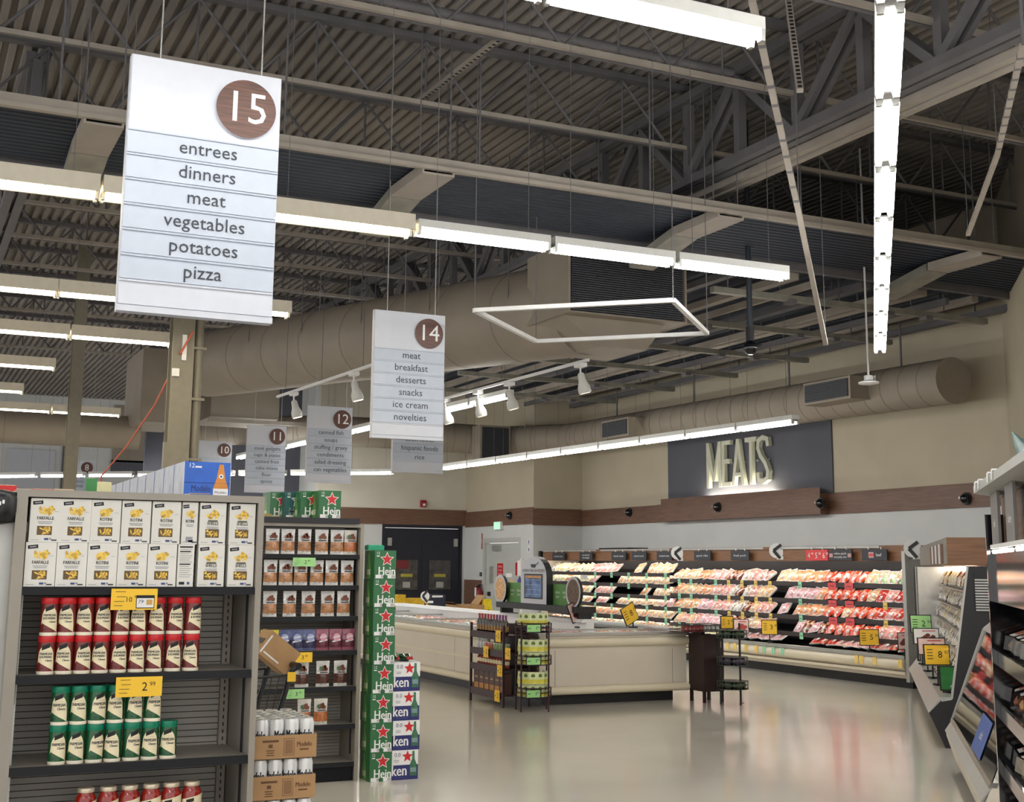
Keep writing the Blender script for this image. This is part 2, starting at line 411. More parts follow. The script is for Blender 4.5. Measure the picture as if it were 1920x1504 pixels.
for (x, y), lab in (((205, 215), 'bent sheet-metal channel under the navy soffit left of the aisle fifteen sign'), ((820, 330), 'bent sheet-metal channel under the navy soffit above the aisle fourteen sign'),
               ((1375, 408), 'bent sheet-metal channel under the navy soffit above the hanging square frame'), ((1830, 490), 'bent sheet-metal channel under the navy soffit at far right')):
    p = atZ(x, y, 5.5); t0 = thing('soffit_channel', lab, 'channel', (p.x, 11.2, 5.5))
    b = MB(); b.prism([(-.17, 0), (.17, 0), (.17, .1), (.15, .1), (.15, .02), (-.15, .02), (-.15, .1), (-.17, .1)], 0, .9, palesteel_m, 'y'); b.build('near_section', t0)
    b = MB(); b.T = Matrix.Translation((0, .9, 0)) @ Matrix.Rotation(-.18, 4, 'X'); b.prism([(-.17, 0), (.17, 0), (.17, .1), (.15, .1), (.15, .02), (-.15, .02), (-.15, .1), (-.17, .1)], .01, 1.0, galv_m, 'y'); b.build('far_section', t0)
    b = MB()
    for xx in (-.16, .16): b.tube((xx, .1, .1), (xx, .1, 1.75), .008, steel_m, 5)
    b.build('hanger_rod', t0)

# lower navy roof strip and pipes along the meat wall
b = corr('s', 9.6, 14.75, 13.2, 27.0, 5.75, 'y', pitch=.2, dep=.04); struct('ceiling_lower_deck', b)
for k, (x, z, w, m_) in enumerate(((9.7, 5.55, .12, steel_m), (10.4, 5.5, .14, palesteel_m), (10.75, 5.42, .06, palesteel_m), (11.6, 5.5, .16, steel_m), (12.1, 5.4, .07, palesteel_m), (12.6, 5.5, .16, palesteel_m), (13.1, 5.42, .06, steel_m), (13.6, 5.5, .12, palesteel_m), (14.3, 5.45, .14, steel_m))):
    b = MB(); b.box(x, x + w, 13.3, 26.8, z, z + .09, m_)
    for y in (14, 17, 20, 23, 26): b.box(x + w / 2 - .01, x + w / 2 + .01, y, y + .02, z + .09, 5.76, steel_m)
    struct('ceiling_runner', b)
for k, y in enumerate((13.6, 15.6, 17.7, 19.8, 22.0, 24.3)):
    b = MB(); b.box(9.4, 14.2, y, y + .1, 5.28, 5.36, galv_m)
    for x in (9.65, 11.5, 13.4): b.tube((x, y + .05, 5.36), (x, y + .05, 5.745), .01, steel_m, 5)
    for x in (10.6, 12.3, 13.0): b.box(x, x + .12, y - .02, y + .12, 5.24, 5.3, steel_m)
    tag(b.build('strut_bar'), 'grey strut bar crossing the pipe runs over the meat aisle, %s from the near end' % nth(k), 'strut bar', 'strut bars over the meat aisle')

# ------------------------------------------------------------------ ducts
def pipe_duct(b, pts, r, n=24, seams=.55):
    for i in range(len(pts) - 1):
        p, q = Vector(pts[i]), Vector(pts[i + 1]); b.tube(p, q, r, duct_m, n)
        L = (q - p).length; k = int(L / seams); d = (q - p).normalized()
        for j in range(1, k):
            c = p + d * (j * seams); b.tube(c - d * .012, c + d * .012, r + .003, ductd_m, n)
        if i: b.lathe([(r * math.sin(a), -r * math.cos(a)) for a in [math.pi * t / 8 for t in range(1, 8)]], duct_m, n, p)
near, far = Vector((8.05, 14.6, 5.12)), atD(392, 683, 25.0)
t0 = thing('round_air_duct', 'large round tan air duct running from the big louvred grille behind the aisle fourteen sign', 'duct')
b = MB(); pipe_duct(b, [near, far], .64, seams=1.25); b.build('duct_body', t0)
b = MB(); b.box(7.35, 9.1, 13.875, 14.95, 4.86, 5.78, duct_m)
for x0, x1, z0, z1 in ((7.35, 7.38, 4.86, 5.78), (9.07, 9.1, 4.86, 5.78), (7.38, 9.07, 4.86, 4.88), (7.38, 9.07, 5.76, 5.78)): b.box(x0, x1, 13.79, 13.875, z0, z1, duct_m)
b.prism([(7.9, 4.5), (8.6, 4.5), (8.9, 4.86), (7.4, 4.86)], 14.0, 15.0, duct_m, 'y'); b.build('grille_box', t0)
b = MB(); b.box(7.38, 9.07, 13.84, 13.87, 4.88, 5.76, grille_m)
for i in range(30): b.box(7.4, 9.05, 13.8, 13.84, 4.9 + i * .029, 4.912 + i * .029, pm('louver', (78, 80, 86), .5))
b.build('louver_grille', t0)
for k in range(6):
    p = near.lerp(far, (k + .4) / 6)
    for s in (-.64, .64): b = MB(); b.tube((p.x + s, p.y, p.z), (p.x + s, p.y, 7.3), .008, steel_m, 5); b.build('hanger_strap', t0)
t0 = thing('round_air_duct', 'long round tan air duct with flat end cap along the top of the meat wall', 'duct')
a, c = Vector((14.0, 14.15, 4.5)), Vector((14.0, 27.4, 4.66))
b = MB(); pipe_duct(b, [a, Vector((14.0, 26.3, 4.65)), Vector((12.9, 27.6, 4.66)), Vector((9.0, 28.4, 4.78)), Vector((7.6, 30.2, 4.86)), Vector((5.9, 31.4, 4.86))], .345, seams=.4); b.build('duct_body', t0)
b = MB(); b.tube(a - Vector((0, .02, 0)), a, .352, pm('duct_cap', (150, 140, 128), .6, var=.04), 28); b.build('end_cap', t0)
for y, h, w in ((15.6, .36, 1.15), (22.36, .38, 1.1)):
    b = MB(); b.box(13.3, 13.8, y, y + w, 4.36, 4.36 + h, duct_m); g = b.build('outlet_box', t0)
    b = MB(); b.box(13.285, 13.3, y + .05, y + w - .05, 4.4, 4.32 + h, grille_m)
    for i in range(8): b.box(13.275, 13.285, y + .05, y + w - .05, 4.41 + i * .035, 4.42 + i * .035, pm('louver', (78, 80, 86), .5))
    b.build('outlet_grille', g)
for y in (15.2, 18, 21, 24): b = MB(); b.box(13.99, 14.01, y, y + .03, 4.8, 5.76, steel_m); b.build('hanger_strap', t0)
p = atY(905, 860, 26.9); q = atY(955, 803, 26.9)
b = MB(); b.box(p.x - .05, q.x + .05, 26.95, 27.4, p.z - .05, q.z + .05, duct_m); b.box(p.x, q.x, 26.92, 26.95, p.z, q.z, grille_m)
tag(b.build('duct_outlet'), 'tall dark square vent at the far bend of the wall duct', 'vent')
# far left ducts and plenums
t0 = thing('round_air_duct', 'yellow-lit round duct beyond the far left lamp row', 'duct')
b = MB(); pipe_duct(b, [(-6, 27.2, 4.42), (atY(262, 800, 27).x, 27.1, 4.36)], .34, seams=1.3); b.build('duct_body', t0)
b = MB()
for x in (-2, 0.5): b.tube((x, 27.1, 4.6), (x, 27.1, 7.3), .02, steel_m, 5)
b.build('hanger_rod', t0)
p = atY(395, 780, 26); q = atY(528, 650, 26)
b = MB(); b.box(p.x, q.x, 26, 28, p.z, q.z, duct_m); b.box(p.x - .05, q.x + .8, 25.9, 26, p.z - .12, p.z - .04, palesteel_m)
for x in (p.x + .1, q.x - .1): b.tube((x, 27, q.z), (x, 27, 7.3), .02, steel_m, 5)
tag(b.build('duct_plenum'), 'big square tan plenum box hanging left of the aisle twelve sign', 'duct')
p = atY(262, 790, 25.5); q = atY(318, 655, 25.5)
b = MB(); b.box(p.x, q.x + .3, 25.5, 27.5, p.z, q.z, duct_m)
for x in (p.x + .1, q.x): b.tube((x, 26.5, q.z), (x, 26.5, 7.3), .02, steel_m, 5)
tag(b.build('duct_plenum'), 'tall tan plenum box left of the near steel column', 'duct')
# columns
def column(name, c, y, w, top, lab, pipes):
    t0 = thing(name, lab, 'column', (c, y, 0))
    cm = pm('column_paint', (130, 124, 110), .55, var=.05)
    b = MB(); b.box(-w / 2, w / 2, -.12, -.1, 0, top, cm).box(-w / 2, w / 2, .1, .12, 0, top, cm).box(-.012, .012, -.1, .1, 0, top, cm); b.box(-w / 2 - .03, w / 2 + .03, -.14, .14, 0, .03, cm)
    b.build('steel_post', t0)
    if pipes:
        b = MB(); b.tube((w / 2 + .07, -.02, 0), (w / 2 + .07, -.02, top), .055, cm, 12); b.build('drain_pipe', t0)
        b = MB(); b.box(-w / 2 - .04, -w / 2 + .0, -.125, -.05, 0, 3.1, cm); b.build('cable_trunking', t0)
        b = MB()
        for z in (2.9, 3.6, 4.2): b.box(w / 2 - .02, w / 2 + .15, -.1, -.08, z, z + .03, cm)
        b.box(-.02, .03, -.16, -.12, 4.05, 4.35, white_m); b.box(-.12, -.04, -.16, -.12, 3.86, 3.95, white_m)
        b.build('pipe_clamp', t0)
column('support_column', 2.87, 15, .25, 7.25, 'grey steel column with drain pipe standing behind the aisle fifteen sign', True)
column('support_column', 2.64, 23, .2, 7.25, 'darker grey steel column standing further back at the left', False)
# cable from the near column down to the far left
pts = [atY(362, 622, 14.8), atY(340, 660, 14.8), atD(290, 760, 17), atD(235, 840, 18.5), atD(190, 893, 19.5)]
b = MB(); b.path(pts, .012, pm('cord_orange', (200, 96, 70), .6)); b.tube(pts[-1], (pts[-1].x, pts[-1].y, 2.2), .012, MATS['cord_orange'], 6)
tag(b.build('orange_cord'), 'thin orange cord slanting down from the near steel column', 'cord')
# ================================================================== CEILING LAMPS
def fixture(name, hooded, L=1.2, hz=2.905):
    t0 = thing(name, 'lamp', 'ceiling lamp')
    b = MB(); h = L / 2
    if hooded:
        b.prism([(-.14, .16), (.14, .16), (.15, .03), (.13, .03), (.06, .09), (-.06, .09), (-.13, .03), (-.15, .03)], -h, h, hood_m, 'x')
        b.build('hood', t0)
        for y in (-.05, .05):
            b = MB(); b.tube((-h + .03, y, .035), (h - .03, y, .035), .021, tubew_m, 8); b.build('tube', t0)
    else:
        b.box(-h, h, -.07, .07, .055, .12, house_m); b.prism([(-.07, .055), (.07, .055), (.03, .04), (-.03, .04)], -h, h, house_m, 'x'); b.build('housing', t0)
        for y in (-.047, .047):
            b = MB(); b.tube((-h + .035, y, .018), (h - .035, y, .018), .022, tube_m, 8); b.build('tube', t0)
    for x in (-h + .012, h - .012):
        b = MB(); b.prism([(-.07, .06), (-.065, -.008), (-.03, -.008), (-.02, .03), (.02, .03), (.03, -.008), (.065, -.008), (.07, .06)], x - .012, x + .012, alu_m, 'x'); b.build('socket', t0)
    for x in (-h * .7, h * .7):
        b = MB(); b.tube((x, 0, .12), (x, 0, hz), .0025, steel_m, 4); b.build('hanger', t0)
    return t0
LC, LH = Stock(fixture('strip_light', False)), Stock(fixture('hooded_strip_light', True))
LC2 = Stock(fixture('strip_light', False, hz=3.52))
def row(stock, p0, p1, n, lab, group, L=1.22):
    p0, p1 = Vector(p0), Vector(p1); d = (p1 - p0); rz = math.atan2(d.y, d.x)
    for i in range(n):
        c = p0.lerp(p1, (i + .5) / n); stock.put(c, rz, lab % nth(i), group)
row(LC, (1.37, 5.1, 4.4), (3.82, 5.08, 4.4), 2, 'white fluorescent strip light at the top edge above the scene, %s from its left end', 'top lamp row')
row(LH, (-1.27, 9.62, 4.38), (3.62, 9.53, 4.38), 4, 'yellowed hooded strip light of the row behind the aisle fifteen sign, %s from the left', 'hooded lamps of the long row')
row(LC, (3.63, 9.5, 4.4), (7.36, 9.46, 4.4), 3, 'white strip light of the row over the hanging square frame, %s from the left', 'white lamps of the long row')
row(LH, (-1.1, 13.55, 4.4), (3.72, 13.5, 4.4), 4, 'hooded strip light of the second row below the navy soffit, %s from the left', 'second hooded row')
row(LH, (-.7, 16.1, 4.4), (2.95, 16.1, 4.4), 3, 'hooded strip light of the third row ending at the near column, %s from the left', 'third hooded row')
row(LH, (-.55, 18.95, 4.4), (1.88, 18.95, 4.4), 2, 'short hooded strip light of the fourth row at left, %s from the left', 'fourth hooded row')
row(LH, (.5, 21.93, 4.4), (1.72, 21.93, 4.4), 1, 'last short hooded strip light at the left edge, %s of its row', 'fifth hooded row')
row(LH, (-.05, 24.6, 4.4), (3.65, 24.62, 4.4), 3, 'hooded strip light in front of the yellow-lit duct, %s from the left', 'sixth hooded row')
row(LC, (3.25, 3.45, 4.4), (10.96, 12.28, 4.4), 9, 'double-tube strip light of the row at upper right, %s from the near end', 'lamp row running away at right')
row(LC2, (10.41, 25.17, 3.72), (11.1, 14.15, 3.7), 9, 'strip light of the row along the meat wall case, %s from the far end', 'lamp row along the meat case')
row(LC, atZ(447, 861, 4.2), atZ(957, 745, 4.2), 11, 'strip light of the slanting row behind the aisle signs, %s from the far end', 'lamp row behind the aisle signs')
row(LC2, (1.1, 35.6, 3.8), (10.4, 28.0, 3.8), 9, 'far strip light along the distant back wall, %s from the left', 'far lamp row')
# unseen lamp rows, added for illumination over the shop behind and beside the camera
row(LC, (-4, 5.12, 4.4), (1.37, 5.1, 4.4), 4, 'unseen strip light added to continue the top lamp row out to the left, %s', 'lamps outside the frame')
row(LC, (-4, .9, 4.4), (4.8, .9, 4.4), 7, 'unseen strip light added over the camera, %s', 'lamps outside the frame')
row(LC, (7.4, 3.0, 4.4), (10, 6.2, 4.4), 3, 'unseen strip light added over the right service case, %s', 'lamps outside the frame')

# track lights
def track(p, q, heads, lab, n0):
    t0 = thing('light_track', lab, 'track')
    b = MB(); b.bar(p, q, .04, .035, white_m); b.build('rail', t0)
    for k in (.1, .5, .9): r = p.lerp(q, k); b = MB(); b.tube(r, (r.x, r.y, 7.28), .005, steel_m, 4); b.build('hanger_wire', t0)
    for i, k in enumerate(heads):
        r = p.lerp(q, k)
        s = thing('spotlight', 'white track spotlight %s, %s from the left' % (n0, nth(i)), 'spotlight', r, 0, 'track spotlights')
        b = MB(); b.box(-.05, .05, -.09, .09, -.07, -.02, white_m); b.tube((0, 0, -.07), (0, 0, -.14), .012, white_m, 6); b.build('adapter', s)
        b = MB(); b.T = Matrix.Translation((0, 0, -.14)) @ Matrix.Rotation(math.radians(-15), 4, 'Y')
        b.lathe([(.02, 0), (.045, -.02), (.055, -.12), (.085, -.2), (.085, -.27), (.075, -.28)], house_m, 14); hd = b.build('lamp_head', s)
        b = MB(); b.T = Matrix.Translation((0, 0, -.14)) @ Matrix.Rotation(math.radians(-15), 4, 'Y'); b.disc((0, 0, -.283), .07, pm('spot_glow', (255, 225, 195), .5, emit=9), 14, (1, 0, 0), (0, -1, 0)); b.build('lens', hd)
track(atZ(520, 744, 4.4), atZ(702, 683, 4.4), (.2, .82), 'white lighting track left of the aisle fourteen sign', 'left of the aisle fourteen sign')
track(atZ(812, 753, 4.4), atZ(1103, 675, 4.4), (.1, .34, .55, .96), 'white lighting track right of the aisle fourteen sign', 'right of the aisle fourteen sign')

# hanging square frame
cs = [atZ(*p, 4.2) for p in ((890, 582), (1262, 563), (1326, 625), (1005, 640))]
t0 = thing('hanging_square', 'empty white square frame hanging flat from the ceiling', 'frame', sum(cs, Vector()) / 4)
b = MB(); o0 = sum(cs, Vector()) / 4
for i in range(4): b.bar(cs[i] - o0, cs[(i + 1) % 4] - o0, .045, .04, white_m)
b.build('square_rim', t0)
for q in cs:
    b = MB(); b.tube(q - o0, q - o0 + Vector((0, 0, 7.28 - 4.2)), .005, steel_m, 4); b.build('hanger_wire', t0)
# black globe camera on pole, white dome pendant
p = atD(1407, 652, 15.5)
t0 = thing('globe_camera', 'black globe camera on a long black ceiling pole', 'camera', p)
b = MB(); b.tube((0, 0, .1), (0, 0, 7.25 - p.z), .035, pm('pole_navy', (42, 48, 60), .4), 10); b.tube((0, 0, .08), (0, 0, .25), .05, dark_m, 10); b.build('pole', t0)
b = MB(); b.lathe([(.09 * math.sin(a), -.09 * math.cos(a)) for a in [math.pi * i / 10 for i in range(1, 10)]], pm('globe_black', (14, 18, 26), .12, coat=.5), 18); b.tube((.06, 0, .03), (.15, 0, .04), .02, dark_m, 8); b.build('globe', t0)
p = atD(1629, 722, 16.5)
t0 = thing('dome_antenna', 'white flat dome pendant hanging in front of the duct vent', 'antenna', p)
b = MB(); b.lathe([(.04, .0), (.13, .015), (.135, .035), (.09, .05), (.03, .06)], white_m, 20); b.build('dome', t0)
b = MB(); b.lathe([(.06, .06), (.06, .12), (.02, .13)], white_m, 14); b.tube((.06, 0, .09), (.11, 0, .13), .008, white_m, 6); b.tube((.11, 0, .13), (.1, 0, .06), .008, white_m, 6); b.build('collar', t0)
b = MB(); b.tube((0, 0, .12), (0, 0, 7.25 - p.z), .013, white_m, 8); b.build('stem', t0)

# ================================================================== AISLE SIGNS
def aisle_sign(num, words, x, y, zt, zb, lab, W_=.765, rz=0.0, wires=True, nst=7):
    t0 = thing('aisle_sign', lab, 'sign', (x + W_ / 2, y, zb), rz, 'hanging aisle signs')
    H = zt - zb; hd = H * .296; sh = (H - hd - .03) / nst
    b = MB(); b.box(-W_ / 2, W_ / 2, 0, .055, 0, H, sign_m); b.box(-W_ / 2 + .004, W_ / 2 - .004, -.012, .0, H - hd, H - .004, sign_m); b.box(-W_ / 2, W_ / 2, -.014, 0, 0, .03, sign_m)
    b.build('panel', t0)
    for i in range(nst):
        z1 = H - hd - i * sh; z0 = z1 - sh + .006
        b = MB(); b.prism([(0, z0), (-.008, z0), (-.004, z1 - .01), (-.012, z1 - .008), (-.012, z1), (0, z1)], -W_ / 2 + .004, W_ / 2 - .004, strip_m if i < nst - 1 or nst < 7 else sign_m, 'x')
        if i < len(words) and words[i]:
            b.text(words[i], .098, (.02, -.0095, (z0 + z1) / 2 - .002), txt_m)
        b.build('strip', t0)
    cx, cz, r = W_ / 2 - .185, H - .205, .155
    b = MB()
    v = []
    b.tube((cx, -.012, cz), (cx, -.03, cz), r, sign_m, 40, smooth=False); b.disc((cx, -.0302, cz), r, walnut_m, 40); dsk = b.build('number_disc', t0)
    b = MB(); b.text(num, .235, (cx, -.032, cz - .002), white_m); b.build('number', dsk)
    if wires:
        for xx in (-W_ * .31, W_ * .37): b = MB(); b.tube((xx, .03, H), (xx, .03, 7.29 - zb), .0045, alu_m, 5); b.build('hanging_wire', t0)
    return t0
def sgn(num, words, pix, y, lab, **k):
    a = atY(*pix, y); aisle_sign(num, words, a.x, y, 4.26, 2.95, lab, **k)
aisle_sign('15', ['entrees', 'dinners', 'meat', 'vegetables', 'potatoes', 'pizza'], .885, 6.3, 4.255, 2.945, 'large white aisle sign number 15 hanging nearest the camera')
aisle_sign('14', ['meat', 'breakfast', 'desserts', 'snacks', 'ice cream', 'novelties'], 4.175, 11.96, 4.265, 2.975, 'white aisle sign number 14 listing breakfast, desserts and ice cream')
aisle_sign('13', ['', '', 'pasta', 'asian foods', 'hispanic foods', 'rice'], 6.19, 16.82, 4.3, 3.01, 'aisle sign half hidden behind sign 14, reading hispanic foods and rice')
aisle_sign('12', ['canned fish', 'soups', 'stuffing / gravy', 'condiments', 'salad dressing', 'can vegetables'], 6.0, 20.35, 4.31, 3.05, 'aisle sign number 12 listing soups and condiments')
aisle_sign('11', ['cook gadgets', 'cups & plates', 'canned fruit', 'cake mixes', 'flour', 'spices'], 5.96, 24.23, 4.355, 3.065, 'aisle sign number 11 listing flour and spices')
aisle_sign('10', ['', '', '', '', '', ''], 6.15, 29.5, 4.5, 3.2, 'aisle sign number 10 rising behind the blue beer boxes')
aisle_sign('8', ['soups', 'juices', 'candy', '', '', ''], 4.02, 36.4, 4.45, 3.15, 'smallest farthest aisle sign number 8 behind the far column')

# ================================================================== THINGS ON THE WALLS
# MEATS lettering
t0 = thing('wall_lettering', 'tall cream channel letters spelling MEATS on the slate panel', 'sign', (XW - .03, 20.62, 3.3))
letter_m = pm('letter_face', (196, 198, 184), .45, var=.03); lside_m = pm('letter_side', (220, 224, 200), .45, var=.03)
def letter(ch, y0, w, h):
    # strokes in local (u right along -y, z up)
    S = .085; P = {
      'M': [((0, 0), (S, 0), (S, h), (0, h)), ((w - S, 0), (w, 0), (w, h), (w - S, h)), ((0, h), (S, h), (w / 2 + S / 2, .12), (w / 2 - S / 2, .12)), ((w - S, h), (w, h), (w / 2 + S / 2, .12), (w / 2 - S / 2, .12))],
      'E': [((0, 0), (S, 0), (S, h), (0, h)), ((S, h - S), (w, h - S), (w, h), (S, h)), ((S, 0), (w, 0), (w, S), (S, S)), ((S, h * .5), (w * .85, h * .5), (w * .85, h * .5 + S), (S, h * .5 + S))],
      'A': [((0, 0), (S, 0), (w / 2 + S * .5, h), (w / 2 - S * .5, h)), ((w - S, 0), (w, 0), (w / 2 + S * .5, h), (w / 2 - S * .5, h)), ((w * .2, h * .2), (w * .8, h * .2), (w * .74, h * .2 + S * .8), (w * .26, h * .2 + S * .8))],
      'T': [((w / 2 - S / 2, 0), (w / 2 + S / 2, 0), (w / 2 + S / 2, h - S), (w / 2 - S / 2, h - S)), ((0, h - S), (w, h - S), (w, h), (0, h))]}
    b = MB(); pols = P.get(ch)
    if ch == 'S':
        pts = [(w * .95, h * .8), (w * .9, h * .92), (w * .5, h * .96), (w * .12, h * .9), (w * .06, h * .75), (w * .3, h * .58), (w * .7, h * .42), (w * .94, h * .25), (w * .88, h * .1), (w * .5, h * .04), (w * .1, h * .08), (w * .05, h * .2)]
        pols = []
        for a, c in zip(pts, pts[1:]):
            d = Vector((c[0] - a[0], c[1] - a[1])); d.normalize(); nn = Vector((-d.y, d.x)) * S * .5; e = d * S * .35
            pols.append(((a[0] - nn.x - e.x, a[1] - nn.y - e.y), (c[0] - nn.x + e.x, c[1] - nn.y + e.y), (c[0] + nn.x + e.x, c[1] + nn.y + e.y), (a[0] + nn.x - e.x, a[1] + nn.y - e.y)))
    for k, pl in enumerate(pols):
        dx = k * .001
        v = [(-.1 - dx, y0 - u, z) for u, z in pl] + [(-.02, y0 - u, z) for u, z in pl]
        b.add(v, [(0, 1, 2, 3)], letter_m); b.add(v, [(0, 4, 5, 1), (1, 5, 6, 2), (2, 6, 7, 3), (3, 7, 4, 0), (7, 6, 5, 4)], lside_m)
    for yy in (y0 - w * .2, y0 - w * .8): b.tube((-.03, yy, h * .5), (0.0, yy, h * .5), .02, alu_m, 6)
    b.build('letter', t0)
yy = .99
for ch, w in (('M', .5), ('E', .3), ('A', .42), ('T', .36), ('S', .34)): letter(ch, yy, w, .9); yy -= w + .03
# cove lamp lying behind the ledge that lights the panel from below
t0 = thing('cove_light', 'hidden strip lamp lying on the brown ledge under the letters', 'lamp', (XW - .12, 20.6, BZ1 + .0))
b = MB(); b.box(-.05, .05, -1.2, 1.2, -.005, .02, alu_m); b.build('housing', t0)
b = MB(); b.tube((-.03, -1.1, .035), (-.03, 1.1, .035), .012, pm('cove_tube', (255, 246, 222), .5, emit=60), 6); b.build('tube', t0)
b = MB(); b.box(-.1, -.09, -2.6, 2.6, -.01, .1, band_m); b.build('front_lip', t0)
# dome spotlights on the band
domes = [((1181, 961), XW - .03, 'left of the letters'), ((1347, 951), XW - .22, 'below the letters'), ((1541, 944), XW - .22, 'at the right end of the brown ledge'), ((1813, 935), XW - .03, 'at far right on the brown wall band'), ((957, 967), XS - .03, 'above the exit door')]
for (x, y), X, lab in domes:
    p = atX(x, y, X); t0 = thing('dome_camera', 'black dome camera on the brown band, %s' % lab, 'camera', p)
    b = MB(); b.tube((0, 0, 0), (-.03, 0, 0), .1, dark_m, 16); b.build('mount', t0)
    b = MB(); b.lathe([(.085 * math.cos(a), .085 * math.sin(a)) for a in [math.pi / 2 * i / 6 for i in range(6)]] + [(.01, .085)], MATS['globe_black'], 16)
    for i in range(len(b.v)): q = b.v[i]; b.v[i] = Vector((-.03 - q.z, q.x, q.y))
    b.build('dome', t0)
    b = MB(); b.tube((-.09, .03, .01), (-.125, .035, .01), .02, alu_m, 8); b.build('lens', t0)
# exit sign
p = atX(938, 986, XS); t0 = thing('exit_sign', 'lit green exit sign above the grey exit door', 'sign', (XS, p.y, p.z))
b = MB(); b.box(-.09, 0, -.2, .2, -.1, .1, white_m); b.build('housing', t0)
b = MB(); b.box(-.093, -.09, -.17, .17, -.08, .08, pm('exit_glow', (120, 235, 175), .5, emit=.35)); b.text('EXIT', .13, (-.0945, 0, -.005), pm('exit_text', (40, 150, 95), .5, emit=.3), xd=(0, -1, 0)); b.build('face', t0)
# fire alarm on the back wall
p = atY(795, 945, YF - .1); t0 = thing('fire_alarm', 'small red fire alarm strobe on the cream back wall', 'alarm', (p.x, YF - .1, p.z))
b = MB(); b.box(-.07, .07, 0, .1, -.08, .1, pm('alarm_red', (150, 30, 34), .5)); b.build('body', t0)
b = MB(); b.box(-.03, .03, -.03, 0, -.05, .01, white_m); b.build('strobe', t0)
p = atX(904, 1015, XS); b = MB(); b.box(XS - .006, XS, p.y - .035, p.y + .035, p.z - .2, p.z + .2, pm('placard_red', (160, 90, 80), .5))
b.text('FIRE', .06, (XS - .008, p.y, p.z), white_m, xd=(0, 0, 1), yd=(0, 1, 0)); tag(b.build('wall_placard'), 'narrow red upright placard left of the exit door', 'sign')
p = atX(902, 1077, XS); b = MB(); b.box(XS - .02, XS, p.y - .05, p.y + .05, p.z - .05, p.z + .05, black_m); b.box(XS - .024, XS - .02, p.y - .02, p.y + .02, p.z - .02, p.z + .02, alu_m); tag(b.build('wall_switch'), 'small black wall switch above the wainscot', 'switch')
# things at the right of the exit door
p = atX(992, 1025, XS); t0 = thing('paper_notices', 'white paper notices beside the exit door', 'notice', (XS, p.y, p.z))
for z, hh in ((.12, .1), (-.06, .14)):
    b = MB(); b.box(-.006, 0, -.07, .07, z - hh / 2, z + hh / 2, white_m); b.box(-.008, -.006, -.02, .02, z - .05, z + .03, pm('ink_blue', (50, 60, 130), .6)); b.build('sheet', t0)
p = atX(981, 1095, XS - .2); t0 = thing('sanitizer_stand', 'white sanitizer stand with blue bottle beside the exit door', 'dispenser', (XS - .25, p.y, 0))
b = MB(); b.box(-.16, .16, -.16, .16, 0, .03, white_m); b.build('base', t0)
b = MB(); b.tube((0, 0, .03), (0, 0, 1.9), .03, white_m, 10); b.build('pole', t0)
b = MB(); b.box(-.06, .06, -.09, .09, 1.5, 1.85, white_m); b.build('dispenser_head', t0)
b = MB(); b.lathe([(.05, 1.2), (.055, 1.22), (.055, 1.4), (.02, 1.45), (.02, 1.48)], pm('bottle_blue', (50, 50, 120), .3), 12, (-.04, 0, 0)); b.build('bottle', t0)
# extinguisher
p = atX(897, 1117, XS - .12); t0 = thing('fire_extinguisher', 'red fire extinguisher hanging on the brown wainscot', 'extinguisher', (XS - .11, p.y, p.z - .3))
b = MB(); b.lathe([(.03, 0), (.085, .01), (.09, .04), (.09, .4), (.06, .47), (.025, .5)], pm('extinguisher_red', (140, 26, 30), .35), 16); b.build('cylinder', t0)
b = MB(); b.box(-.03, .03, -.03, .03, .5, .56, black_m); b.box(-.02, .1, -.012, .012, .56, .575, black_m); b.path([(-.02, .03, .53), (-.05, .1, .5), (-.06, .12, .3)], .012, black_m); b.build('valve', t0)
b = MB(); b.box(-.096, -.09, -.05, .05, .28, .5, white_m); b.build('label_tag', t0)
b = MB(); b.box(.08, .11, -.02, .02, .1, .4, dark_m); b.build('bracket', t0)
# wet floor sign
p = atX(913, 1143, XS - .5); t0 = thing('wet_floor_sign', 'yellow wet floor sign standing behind the freezer case', 'sign', (12.6, 27.0, 0))
q = atD(913, 1143, 29.0); t0.location = (q.x, q.y, 0)
ysign_m = pm('wet_yellow', (246, 222, 40), .45)
for s in (-1, 1):
    b = MB(); v = [(-.15, s * .16, 0), (.15, s * .16, 0), (.09, s * .02, .98), (-.09, s * .02, .98)]
    w = [(x, y + s * .012, z) for x, y, z in v]
    b.add(v + w, [(0, 1, 2, 3), (7, 6, 5, 4), (0, 4, 5, 1), (1, 5, 6, 2), (2, 6, 7, 3), (3, 7, 4, 0)], ysign_m)
    if s < 0: b.add([(-.04, -.115, .62), (.04, -.115, .62), (.0, -.125, .5)], [(0, 1, 2)], ink_m); b.disc((0, -.09, .72), .03, ink_m, 12)
    b.build('panel', t0)
